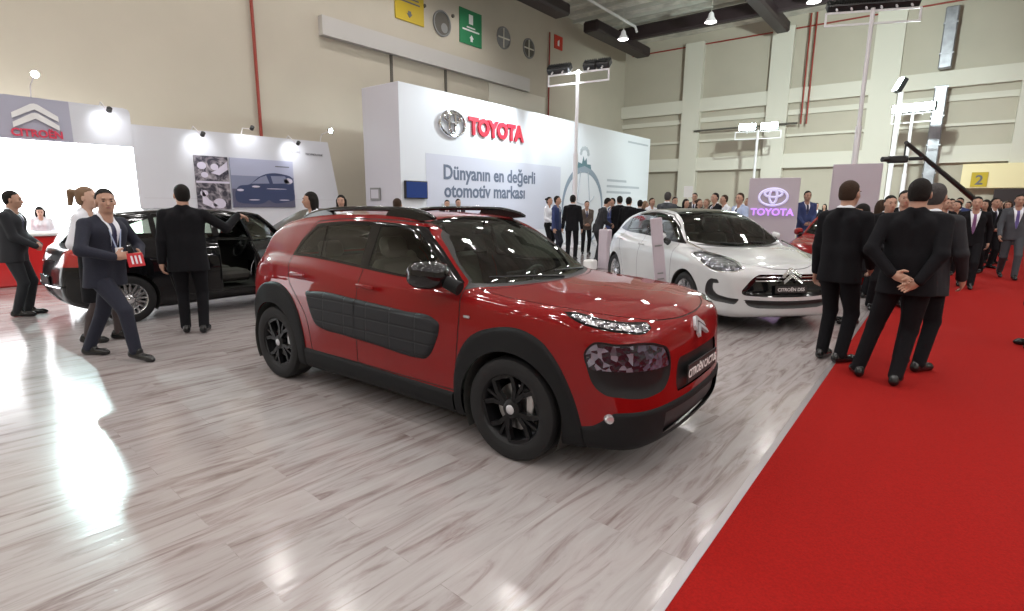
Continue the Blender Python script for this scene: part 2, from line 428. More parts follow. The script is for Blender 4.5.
def mirror(root,x,y,z,side,m,base,sc=1,name='wing_mirror'):
    """rounded door mirror"""
    n=14;vs=[];fs=[]
    for i in range(n+1):
        t=pi*i/n
        for k in range(20):
            p=2*pi*k/20
            s=lambda q,e:abs(q)**e*(1 if q>=0 else -1)
            X=.10*s(cos(t),.8); Y=.125*s(sin(t)*cos(p),.8); Z=.082*s(sin(t)*sin(p),.75)
            X=max(X,-.045)
            vs.append((x+sc*(X+.02*Y*side*-1),y+sc*Y,z+sc*(Z-.10*0)))
    for i in range(n):
        for k in range(20):
            a=i*20+k;b_=i*20+(k+1)%20;fs.append((a,b_,b_+20,a+20))
    o=mesh_obj(name,vs,fs,m,root)
    g=MB(); g.box((x-.050*sc,y,z),(.008,.19*sc,.12*sc),bev=.003); g.build('mirror_glass',M['mirror'],o)
    f=MB(); f.tube([(x,y-side*.09*sc,z-.03),(x+.02,y-side*.2*sc,z-.075)],[.04,.045],10); f.build('mirror_foot',base,o,smooth=True)
    return o
def chevrons(root,c,up,nrm,size,m,name='chevron_emblem',vs=.85):
    """double chevron badge; c centre, up/nrm unit vectors, size = overall width"""
    up=np.array(up,float);up/=np.linalg.norm(up);nrm=np.array(nrm,float);nrm-=up*(nrm@up);nrm/=np.linalg.norm(nrm);rt=np.cross(up,nrm)
    b=MB();s=size
    for dz in (.10,-.26):
        P=[(-.5,-.22),(0,.20),(.5,-.22),(.5,-.06),(.30,.10),(.06,.36),(0,.38),(-.06,.36),(-.30,.10),(-.5,-.06)]
        q=[(-.5,-.16),(-.5,-.37),(0,.04),(.5,-.37),(.5,-.16),(.08,.24),(0,.27),(-.08,.24)]
        b.prism([(u*s,(v+dz+.12)*s*vs) for u,v in q],0,.02,lambda u,v,h:tuple(np.array(c)+rt*u+up*v+nrm*h))
    return b.build(name,m,root,smooth=False)
def poly_field(pts,step=.01,smooth=True):
    P=spline(pts,step) if smooth else np.array([q[:2] for q in pts],float)
    return lambda a,b:pdist(P,a,b)
def line_field(pts,w,step=.02):
    P=spline(pts,step,closed=False); return lambda a,b:pdist(P,a,b,closed=False,signed=False)-w
def lining(S,trs,root,off=-.03,name='inner_lining',m=None):
    T=np.concatenate(trs); return part(S,name,T,m or M['lining'],root,off=off,flip=True)
def interior(root,xs,yd,m_seat,dash_x,dash_z=.98,w=.70,z=.30,rear_x=None,wheel_side=1,roof=None):
    for y in (-.36,.36): seat(root,xs,y,m_seat,z)
    b=MB()
    rx=rear_x if rear_x is not None else xs-.85
    b.box((rx,0,z+.18),(.5,1.2,.16),bev=.05)
    R=np.array([[cos(.3),0,-sin(.3)],[0,1,0],[sin(.3),0,cos(.3)]])
    b.box((rx-.3,0,z+.48),(.14,1.24,.6),R=R,bev=.05)
    for y in (-.38,.38): b.box((rx-.40,y,z+.84),(.09,.24,.14),R=R,bev=.03)
    b.build('rear_bench',m_seat,root,smooth='auto')
    d=MB(); d.prism([(dash_x-.02,dash_z-.33),(dash_x+.02,dash_z-.08),(dash_x+.10,dash_z-.01),(dash_x+.38,dash_z+.0),(dash_x+.42,dash_z-.33)],-w,w,lambda u,v,h:(u,h,v))
    d.box((dash_x+.03,0,dash_z-.0),(.03,.24,.13),bev=.01)
    d.build('dashboard',M['plastic_dk'],root,smooth=False)
    steering(root,dash_x-.10,wheel_side*.36,dash_z-.10,M['plastic_dk'])
    f=MB(); f.box((xs-.3,0,z-.02),(2.5,1.4,.04)); f.build('cabin_floor',M['lining'],root)

def holes(S,xs,zc,r):
    for wx in xs: S.cut(lambda V:np.maximum(np.hypot(V[:,0]-wx,V[:,2]-zc)-r,.35-np.abs(V[:,1])))
def well(root,wx,sg,zc,r,yo,yi=.50):
    b=MB();n=24;A=[radians(-30)+radians(240)*k/n for k in range(n+1)]
    v=[];f=[]
    for a in A:
        for y,rr in((yo,r),(yi,r),(yi,.05)): v.append((wx+rr*cos(a),sg*y,zc+rr*sin(a)))
    for k in range(n):
        for i in range(2): f.append((k*3+i,k*3+i+1,k*3+i+4,k*3+i+3))
    b.add(v,f);return b.build('wheel_well',M['lining'],root,smooth='auto')
def outlined(S,fld,rest,w=.004):
    "cuts a panel and the thin gap around it: returns panel, gap"
    T=S.cut(lambda V:fld(V)-w);inner,strip=S.cut(lambda V:fld(V)+w,T); return inner,strip
def build_cactus(root):
    F=cactus_field(); S=sym_shell(F,(-3.4,0,.1),(.95,.95,1.55),.02)
    red=M['red_paint'];blk=M['cladding'];gl=M['gloss_black']
    X=lambda V:V[:,0];Y=lambda V:V[:,1];AY=lambda V:np.abs(V[:,1]);Z=lambda V:V[:,2]
    trims=[]
    holes(S,[0,-2.595],.325,.368)
    for wx in (0,-2.595):
        for sg in (-1,1): well(root,wx,sg,.325,.372,.85)
    und=S.cut(lambda V:Z(V)-.205,reproject=False); part(S,'underbody',und,blk,root)
    # --- arches
    fa=poly_field([(-.45,.15,1),(-.44,.40),(-.41,.57),(-.31,.73),(-.10,.825),(.10,.835),(.22,.79),(.33,.68),(.41,.54),(.47,.36),(.50,.15,1)])
    ra=poly_field([(-2.13,.15,1),(-2.13,.48),(-2.19,.66),(-2.31,.80),(-2.46,.865),(-2.66,.865),(-2.82,.81),(-2.94,.68),(-3.02,.5),(-3.06,.34),(-3.08,.15,1)])
    def offs(f,t,w):  return lambda V:t*np.clip(-f(V)/w,0,1)**.5
    for sgn in (-1,1):
        for fld,rng in ((fa,1),(ra,0)):
            f=lambda V,fld=fld,sgn=sgn:np.maximum(fld(X(V),Z(V)),.5-sgn*Y(V))
            t=S.cut(f); part(S,'wheel_arch_trim',t,blk,root,offf=offs(f,.016,.012))
    # --- lower front bumper, rear bumper, sills
    u=lambda V:AY(V)-X(V)
    ed=curve1([(-1.2,.445),(-.8,.44),(-.4,.443),(-.1,.437),(.10,.43),(.18,.385),(.26,.345),(.4,.33),(3,.33)])
    f=lambda V:np.maximum(Z(V)-ed(u(V)),.3-X(V)); lb=S.cut(f)
    lip=lambda V:np.maximum.reduce([Z(V)-.40,.275-Z(V),AY(V)-.48])
    lb_in,lb=S.cut(lip,lb)
    part(S,'lower_bumper',lb,blk,root,offf=offs(f,.012,.01)); part(S,'air_intake',lb_in,M['mesh_dk'],root,off=-.012)
    f=lambda V:np.maximum(Z(V)-.46,X(V)+3.0); rb=S.cut(f); part(S,'rear_bumper_trim',rb,blk,root,offf=offs(f,.01,.01))
    f=lambda V:np.maximum.reduce([Z(V)-(.355-.012*(X(V)+1.3)),np.abs(X(V)+1.29)-1.0,.5-AY(V)])
    for sgn in (-1,1):
        t=S.cut(lambda V:np.maximum(f(V),-sgn*Y(V))); part(S,'sill_trim',t,blk,root,offf=offs(f,.014,.01))
    # --- daylight opening
    dlo=poly_field([(-2.43,1.105,1),(-2.2,1.108),(-1.9,1.097),(-1.42,1.068),(-.92,1.043),(-.45,1.045,1),(-.52,1.10,1),(-.70,1.235),(-.93,1.385,1),(-1.2,1.405),(-1.52,1.41),(-1.9,1.40),(-2.18,1.375,1),(-2.32,1.25)])
    g1=poly_field([(-.565,1.078,1),(-.74,1.215),(-.96,1.355,1),(-1.2,1.378),(-1.375,1.38,1),(-1.385,1.085,1),(-.92,1.06)])
    g2=poly_field([(-1.485,1.385,1),(-1.475,1.09,1),(-1.9,1.115),(-1.99,1.12,1),(-2.03,1.365,1),(-1.8,1.38)])
    g3=poly_field([(-2.04,1.365,1),(-2.00,1.12,1),(-2.2,1.13),(-2.385,1.125,1),(-2.29,1.24),(-2.165,1.35,1)])
    doors=[];glassT=[];lin=[]
    fd=poly_field([(-.43,.36,1),(-.41,.6),(-.40,.9),(-.43,1.055,1),(-.52,1.12,1),(-.70,1.255),(-.93,1.41,1),(-1.2,1.425),(-1.43,1.43,1),(-1.434,.36,1)])
    rd=poly_field([(-1.426,.36,1),(-1.422,1.43,1),(-1.9,1.42),(-2.19,1.395,1),(-2.33,1.25),(-2.42,1.10,1),(-2.33,.90),(-2.20,.78),(-2.08,.64),(-2.02,.36,1)])
    gaps=[]
    for sgn in (-1,1):
        sd=lambda V,sgn=sgn:.3-sgn*Y(V)
        D=S.cut(lambda V:np.maximum.reduce([dlo(X(V),Z(V)),sd(V),1.02-Z(V)]))
        G1,D=S.cut(lambda V:g1(X(V),Z(V)),D);G2,D=S.cut(lambda V:g2(X(V),Z(V)),D);G3,D=S.cut(lambda V:g3(X(V),Z(V)),D)
        part(S,'window_surround',D,gl,root,off=.001); lin.append(D)
        f_,ga=outlined(S,lambda V:np.maximum(fd(X(V),Z(V)),.5-sgn*Y(V)),0); r_,gb=outlined(S,lambda V:np.maximum(rd(X(V),Z(V)),.5-sgn*Y(V)),0)
        part(S,'panel_gap',ga,M['lining'],root,off=-.004);part(S,'panel_gap',gb,M['lining'],root,off=-.004)
        # airbumps
        ab=poly_field([(-2.075,.845,1),(-1.8,.862),(-1.5,.85),(-.9,.825),(-.60,.805),(-.565,.785),(-.565,.74),(-.60,.64),(-.66,.55),(-.70,.525),(-.75,.52),(-1.2,.535),(-1.6,.552),(-1.86,.565),(-1.93,.585),(-1.97,.63),(-2.03,.74)])
        fab=lambda V:ab(X(V),Z(V))
        A1,f_=S.cut(lambda V:fab(V),f_);A2,r_=S.cut(lambda V:fab(V),r_)
        fdo=part(S,'front_door',f_,red,root); rdo=part(S,'rear_door',r_,red,root)
        po=offs(fab,.02,.02)
        for A,dd in((A1,fdo),(A2,rdo)): part(S,'padded_panel',A,M['airbump'],dd,offf=po,label='dark grey padded side panel')
        part(S,'window_glass',G1,M['glass'],fdo,off=-.003);part(S,'window_glass',G2,M['glass'],rdo,off=-.003);part(S,'quarter_window',G3,M['glass'],root,off=-.003)
        lin+=[f_,r_,A1,A2]
        for hx,hz,dd in((-1.30,.955,fdo),(-2.16,.975,rdo)):
            h=MB();yy=sgn*.868
            h.box((hx,yy+sgn*.012,hz),(.20,.022,.032),bev=.009);h.build('door_handle',red,dd,smooth='auto')
        mo=mirror(root,0,0,0,sgn,gl,blk,sc=1.12);mo.location=((-.60 if sgn<0 else -.88),sgn*(.92 if sgn<0 else .88),1.105);mo.rotation_euler=(0,0,sgn*radians(70))
        l=MB();l.box((-.33,sgn*.862,.86),(.05,.012,.018),bev=.004);l.build('side_repeater',M['lens'],root)
    # --- windscreen
    fw=lambda V:np.maximum.reduce([-X(V)-1.06+.22*Y(V)**2, X(V)+.215+.40*Y(V)**2, 1.0-Z(V), AY(V)-curve1([(1.0,.735),(1.2,.655),(1.43,.565),(1.6,.5)])(Z(V))])
    W=S.cut(fw); part(S,'windscreen',W,M['glass_ws'],root,off=-.002)
    cowl=S.cut(lambda V:np.maximum.reduce([X(V)+.15+.42*Y(V)**2,1.005-Z(V),AY(V)-.77,-X(V)-.62,Z(V)-1.115])); part(S,'cowl_panel',cowl,M['plastic_dk'],root); 
    ap=S.cut(lambda V:np.maximum.reduce([-X(V)-.99,1.04-Z(V),AY(V)-.8,Z(V)-1.40+.0*Y(V)])); part(S,'windscreen_pillar',ap,gl,root); lin.append(ap)
    rw=S.cut(lambda V:np.maximum.reduce([X(V)+2.98,1.05-Z(V),Z(V)-1.30,AY(V)-.58])); part(S,'rear_window',rw,M['glass'],root)
    # --- lamps on the corners
    drl=poly_field([(.46,.957,1),(.35,.957),(.18,.935),(-.05,.915),(-.20,.905,1),(-.22,.885),(-.18,.872),(.07,.875),(.25,.893),(.38,.92)])
    msk=poly_field([(.30,.802),(.10,.818),(-.26,.80),(-.355,.765),(-.39,.70),(-.385,.61),(-.33,.545),(-.23,.522),(.05,.52),(.20,.54),(.27,.59),(.31,.67),(.335,.76)])
    for sgn in(-1,1):
        on=lambda V,sgn=sgn:np.maximum(.3-X(V),-sgn*Y(V))
        t=S.cut(lambda V:np.maximum(drl(u(V),Z(V)),on(V)))
        inner,t=S.cut(lambda V:drl(u(V),Z(V))+.010,t)
        o=part(S,'running_light',t,gl,root,off=.001)
        part(S,'lens',inner,M['lens_drl'],o,off=.004)
        t=S.cut(lambda V:np.maximum(msk(u(V),Z(V)),on(V)))
        f=lambda V:np.maximum(msk(u(V),Z(V))+.012,.665-Z(V))
        lamp,t=S.cut(f,t)
        inner,lamp=S.cut(lambda V:.0-(-(-u(V)-.05)) if False else (-.02-u(V)),lamp)  # outer (side) portion
        o=part(S,'headlamp_surround',t,M['mask'],root,offf=lambda V:-.018*np.clip(-(msk(u(V),Z(V)))/.05,0,1))
        part(S,'headlamp_lens',inner,M['lens_head'],o,off=-.006)
        part(S,'headlamp_lens',lamp,M['lens_dark'],o,off=-.008)
        fg=MB(); fg.lathe([(0,.015),(.02,.012),(.028,.0),(.030,-.02)],ax=0,n=20)
        g=fg.build('fog_lamp',M['lens'],root,smooth='auto');g.location=(.625,sgn*.765,.395);g.rotation_euler=(0,0,sgn*radians(50))
    # plate recess
    pr=S.cut(lambda V:np.maximum(poly_field([(-.33,.485,1),(.33,.485,1),(.345,.505),(.345,.665),(.33,.69,1),(-.33,.69,1),(-.345,.665),(-.345,.505)])(Y(V),Z(V)),.5-X(V)))
    part(S,'number_plate_recess',pr,M['mesh_dk'],root,offf=lambda V:-.012*np.ones(len(V)))
    pb=MB();pb.box((.868,0,.575),(.008,.53,.112),bev=.002);pb=pb.build('number_plate',M['plastic_dk'],root)
    text_mesh('CITROËN CACTUS',.072,.001,'plate_lettering',M['white_print'],pb,(((0,1,0),(0,0,1),(1,0,0)),(.8735,0,.572)),bold=.0015,sx=.86)
    chevrons(root,(.822,0,.815),(-.5,0,.86),(.86,0,.5),.15,M['badge'])
    # hood gap and hood
    hp=[(-.14,.0),(-.165,.3),(-.245,.55),(-.33,.72,1),(-.05,.735),(.25,.705),(.50,.63),(.67,.48),(.745,.25),(.765,0)]
    hh=spline(hp+[(.765,-.02,1),(-.14,-.02,1)],.03)
    hood,hgap=outlined(S,lambda V:np.maximum(pdist(hh,X(V),AY(V)),.80-Z(V)),0)
    part(S,'bonnet',hood,red,root)
    part(S,'panel_gap',hgap,M['lining'],root,off=-.004)
    for sgn in(-1,1):
        tl=S.cut(lambda V:np.maximum.reduce([X(V)+3.0,np.abs(Z(V)-.92)-.075,.5-sgn*Y(V)])); part(S,'tail_lamp',tl,M['lens_red'],root,off=.002)
    body=S.rest; part(S,'body_shell',body,red,root)
    up,_=S.cut(lambda V:np.maximum(.75-Z(V),X(V)+.3),body); lin.append(up); lining(S,lin,root)
    # roof rails
    for sgn in(-1,1):
        b=MB();y=sgn*.545
        def zr(x): return 1.475 if x>-2.3 else 1.475-.14*(-2.3-x)
        prof=curve1([(-2.55,1.405),(-2.4,1.45),(-2.2,1.482),(-2.0,1.498),(-1.6,1.507),(-1.2,1.503),(-.98,1.470),(-.90,1.445)])
        xs=np.linspace(-2.55,-.90,30)
        pts=[(x,y+sgn*.02*0,float(prof(x))) for x in xs]
        for i in range(len(pts)):pass
        b.tube(pts,[.012 if i in(0,29) else .02 for i in range(30)],10)
        b.prism([(-.90,1.435),(-1.0,1.472),(-1.16,1.502),(-1.32,1.508),(-1.38,1.49),(-1.42,1.445),(-1.1,1.42)],y-.02,y+.02,lambda a,c,h:(a,h,c))
        b.prism([(-2.55,1.38),(-2.5,1.42),(-2.32,1.47),(-2.2,1.487),(-2.1,1.47),(-2.06,1.44),(-2.3,1.41)],y-.02,y+.02,lambda a,c,h:(a,h,c))
        b.build('roof_rail',gl,root,smooth='auto')
    # sun visor screen band/rear view mirror, wipers
    b=MB();b.box((-.93,0,1.345),(.03,.22,.07),bev=.015);b.tube([(-.92,0,1.36),(-.90,0,1.42)],.008,6);b.build('rear_view_mirror',M['plastic_dk'],root,smooth='auto')
    b=MB()
    for y0,y1 in((.62,.0),(.05,-.58)):
        def sx(y,k): return -.19-.42*y*y-k
        b.tube([(sx(y0,.0),y0,1.035),(sx((y0+y1)/2,.03),(y0+y1)/2,1.062),(sx(y1,.05),y1,1.075)],[.012,.008,.006],6)
    b.build('wiper',M['plastic_dk'],root,smooth='auto')
    interior(root,-1.15,0,M['seat_lt'],-.62,.98)
    for sgn in(-1,1):
        wheel(root,0,sgn*.752,sgn);wheel(root,-2.595,sgn*.752,sgn)
    return root
def make_mats():
    M['red_paint']=mat('red_paint',(.19,.0025,.003),.5,metal=.0,spec=.05,coat=.75,coatr=.02)
    M['cladding']=mat('cladding',(.006,.0065,.0075),.65,spec=.25,bump=(300,.1))
    M['airbump']=airbump_mat()
    M['gloss_black']=mat('gloss_black',(.005,.005,.006),.08)
    M['mask']=mat('mask',(.009,.0095,.011),.45,spec=.3)
    M['mesh_dk']=mat('mesh_dk',(.010,.010,.011),.45)
    M['tyre']=mat('tyre',(.010,.010,.011),.65,spec=.35)
    M['rim_black']=mat('rim_black',(.006,.006,.007),.4,spec=.3);M['badge']=mat('badge',(.55,.55,.58),.35,metal=.5)
    M['alloy']=mat('alloy',(.62,.63,.65),.25,metal=.9)
    M['steel']=mat('steel',(.5,.5,.5),.35,metal=1)
    M['steel_dk']=mat('steel_dk',(.12,.25,.26),.3,metal=1)
    M['chrome']=mat('chrome',(.85,.85,.87),.08,metal=1)
    M['mirror']=mat('mirror',(.8,.8,.82),.02,metal=1)
    M['plastic_dk']=mat('plastic_dk',(.015,.015,.016),.5)
    M['lining']=mat('lining',(.03,.03,.028),.8)
    M['seat_dk']=mat('seat_dk',(.06,.055,.05),.8)
    M['seat_lt']=mat('seat_lt',(.16,.15,.13),.8)
    M['glass']=glass_mat('glass',(.80,.90,.81),.97)
    M['glass_ws']=glass_mat('glass_ws',(.84,.96,.87),.98)
    M['lens']=mat('lens',(.55,.57,.6),.06,metal=.6,coat=1)
    M['lens_drl']=lens_mat('lens_drl',(.75,.76,.8),(.12,.12,.14),90)
    M['lens_head']=lens_mat('lens_head',(.20,.20,.25),(.012,.012,.02),75,.2)
    M['lens_dark']=lens_mat('lens_dark',(.08,.07,.11),(.012,.01,.018),90,.1)
    M['lens_red']=mat('lens_red',(.35,.01,.01),.08,coat=1)
    M['white_print']=mat('white_print',(.8,.8,.8),.5)
def lens_mat(name,a,b,sc,me=.7):
    m=mat(name,a,.12,metal=me,coat=.6);nt=m.node_tree;bs=nt.nodes['Principled BSDF']
    tc=nt.nodes.new('ShaderNodeTexCoord');v=nt.nodes.new('ShaderNodeTexVoronoi');v.inputs['Scale'].default_value=sc*.4
    r=nt.nodes.new('ShaderNodeValToRGB');r.color_ramp.elements[0].position=.35;r.color_ramp.elements[1].position=.55
    r.color_ramp.elements[0].color=(*a,1);r.color_ramp.elements[1].color=(*b,1)
    nt.links.new(tc.outputs['Object'],v.inputs['Vector']);nt.links.new(v.outputs['Color'],r.inputs[0]);nt.links.new(r.outputs[0],bs.inputs['Base Color'])
    bp=nt.nodes.new('ShaderNodeBump');bp.inputs['Strength'].default_value=.6;bp.inputs['Distance'].default_value=.01
    nt.links.new(v.outputs['Distance'],bp.inputs['Height']);nt.links.new(bp.outputs[0],bs.inputs['Normal'])
    return m
def airbump_mat():
    m=mat('airbump',(.013,.0135,.016),.6,spec=.3);nt=m.node_tree;bs=nt.nodes['Principled BSDF']
    tc=nt.nodes.new('ShaderNodeTexCoord');mp=nt.nodes.new('ShaderNodeMapping');mp.inputs['Rotation'].default_value=(radians(-90),0,0)
    b=nt.nodes.new('ShaderNodeTexBrick');b.inputs['Scale'].default_value=1;b.inputs['Brick Width'].default_value=.26;b.inputs['Row Height'].default_value=.09
    b.inputs['Mortar Size'].default_value=.012;b.inputs['Mortar Smooth'].default_value=1;b.offset=0
    bp=nt.nodes.new('ShaderNodeBump');bp.inputs['Strength'].default_value=.5;bp.inputs['Distance'].default_value=.006;bp.invert=True
    nt.links.new(tc.outputs['Object'],mp.inputs[0]);nt.links.new(mp.outputs[0],b.inputs['Vector']);nt.links.new(b.outputs['Fac'],bp.inputs['Height']);nt.links.new(bp.outputs[0],bs.inputs['Normal'])
    return m
def make_camera():
    f,pitch,roll,h,yaw=538.302,.1871,.0075,1.5528,.6661
    cy,sy=cos(yaw),sin(yaw)
    fw=A_([-sy*cos(pitch),cy*cos(pitch),-sin(pitch)]);r0=A_([cy,sy,0]);u0=np.cross(r0,fw)
    r=cos(roll)*r0+sin(roll)*u0;u=-sin(roll)*r0+cos(roll)*u0
    cd=bpy.data.cameras.new('camera');cd.sensor_fit='HORIZONTAL';cd.sensor_width=36;cd.lens=f*36/1024
    cd.clip_end=300
    o=link(bpy.data.objects.new('camera',cd))
    from mathutils import Matrix
    o.matrix_world=Matrix(((r[0],u[0],-fw[0],0),(r[1],u[1],-fw[1],0),(r[2],u[2],-fw[2],h),(0,0,0,1)))
    cd.shift_y=-.5/1024*0
    bpy.context.scene.camera=o
# ------------------------------------------------------------ people
def U(v): v=A_(v,);return v/max(np.linalg.norm(v),1e-9)
def ik(a,b,l1,l2,pole):
    a=A_(a,);b=A_(b,);d=b-a;L=np.linalg.norm(d); 
    if L>(l1+l2)*.998: b=a+d/L*(l1+l2)*.998;d=b-a;L=np.linalg.norm(d)
    t=(l1*l1-l2*l2+L*L)/(2*L);h=math.sqrt(max(l1*l1-t*t,0));u=d/L;p=A_(pole,)-u*(A_(pole,)@u)
    return a+u*t+U(p)*h,b
class Blob:
    def __init__(s): s.p=[]
    def rc(s,a,b,ra,rb,k=.02): s.p.append((0,A_(a,dtype=float),A_(b,dtype=float),ra,rb,k));return s
    def el(s,c,r,k=.02,R=None): s.p.append((1,A_(c,dtype=float),A_(r,dtype=float),0,0,k,R));return s
    def mesh(s,h,clip=None,m=.05):
        lo=np.full(3,1e9);hi=-lo;B=[]
        for q in s.p:
            if q[0]==0: l=np.minimum(q[1]-q[3],q[2]-q[4]);g=np.maximum(q[1]+q[3],q[2]+q[4])
            else: rr=q[2] if q[6] is None else np.full(3,q[2].max()); l=q[1]-rr;g=q[1]+rr
            B.append((l,g));lo=np.minimum(lo,l);hi=np.maximum(hi,g)
        lo-=2.5*h;hi+=2.5*h;n=np.ceil((hi-lo)/h).astype(int)+1
        D=np.full(n,.2)
        for q,(l,g) in zip(s.p,B):
            mm=max(q[5],2.5*h)+.01
            i0=np.maximum(((l-mm-lo)/h).astype(int),0);i1=np.minimum(((g+mm-lo)/h).astype(int)+2,n)
            X=lo[0]+h*np.arange(i0[0],i1[0]);Y=lo[1]+h*np.arange(i0[1],i1[1]);Z=lo[2]+h*np.arange(i0[2],i1[2])
            X=X[:,None,None];Y=Y[None,:,None];Z=Z[None,None,:]
            if q[0]==0:
                a,b,ra,rb=q[1:5];e=b-a;L=e@e+1e-12
                wx,wy,wz=X-a[0],Y-a[1],Z-a[2];t=np.clip((wx*e[0]+wy*e[1]+wz*e[2])/L,0,1)
                d=np.sqrt((wx-t*e[0])**2+(wy-t*e[1])**2+(wz-t*e[2])**2)-(ra+(rb-ra)*t)
            else:
                c,r=q[1:3];R=q[6]
                x,y,z=X-c[0],Y-c[1],Z-c[2]
                if R is not None:
                    x,y,z=R[0][0]*x+R[0][1]*y+R[0][2]*z,R[1][0]*x+R[1][1]*y+R[1][2]*z,R[2][0]*x+R[2][1]*y+R[2][2]*z
                k0=np.sqrt((x/r[0])**2+(y/r[1])**2+(z/r[2])**2);k1=np.sqrt((x/r[0]**2)**2+(y/r[1]**2)**2+(z/r[2]**2)**2)
                d=k0*(k0-1)/np.maximum(k1,1e-6)
            sl=tuple(slice(i,j) for i,j in zip(i0,i1)); D[sl]=smin(D[sl],d,q[5])
        if clip is not None:
            X=lo[0]+h*np.arange(n[0]);Y=lo[1]+h*np.arange(n[1]);Z=lo[2]+h*np.arange(n[2])
            D=np.maximum(D,clip(X[:,None,None],Y[None,:,None],Z[None,None,:]))
        D[0]=D[-1]=.2;D[:,0]=D[:,-1]=.2;D[:,:,0]=D[:,:,-1]=.2
        return surface_nets(D,lo,h)
class Soup(Shell):
    def __init__(s,V,Q):
        s.F=None;s.V=V;s.rest=np.concatenate([Q[:,[0,1,2]],Q[:,[0,2,3]]]);s.N=np.zeros_like(V)
        T=s.rest;n=np.cross(V[T[:,1]]-V[T[:,0]],V[T[:,2]]-V[T[:,0]])
        for k in range(3): np.add.at(s.N,T[:,k],n)
        s.N/=np.maximum(np.linalg.norm(s.N,axis=1),1e-12)[:,None]
def soup_project(F,nv,*a): return nv
_p0,_n0=project,normals
def project(F,V,it=3,lim=.01): return V if F is None else _p0(F,V,it,lim)
def normals(F,V,e=4e-3): return np.tile([0,0,1.],(len(V),1)) if F is None else _n0(F,V,e)

def hand(b,wrist,dirn,palm,side,r,curl=.5,far=False):
    """palm + five fingers, side=+1 left hand; palm = direction the palm faces"""
    u=U(dirn);n=U(A_(palm,)-u*(A_(palm,)@u));w=np.cross(u,n)*side*-1   # w points to the thumb side
    c=A_(wrist,)+u*.048
    R=[u,w,n]
    b.el(c,(.052,.040,.017),.012,R); b.rc(wrist,c,.026,.024,.012)
    fl=[.068,.076,.071,.055];
    for i,L in enumerate(fl):
        o=(1.5-i)*.0195
        a=c+u*.040+w*o; c1=curl*(1+.1*i)
        d1=U(u*cos(c1)+n*sin(c1)); d2=U(u*cos(2.1*c1)+n*sin(2.1*c1)); 
        m=a+d1*L*.55; e=m+d2*L*.5
        b.rc(c+u*.015+w*o*.8,a,.011,.0105,.006); b.rc(a,m,r,r*.92,.004);b.rc(m,e,r*.92,r*.8,.004)
    t0=c-u*.018+w*.03;t1=t0+U(u*.7+w*.75+n*.25)*.042;t2=t1+U(u*.9+w*.25+n*.45)*.034
    b.rc(t0,t1,.015,.012,.010);b.rc(t1,t2,.012,.0095,.004)

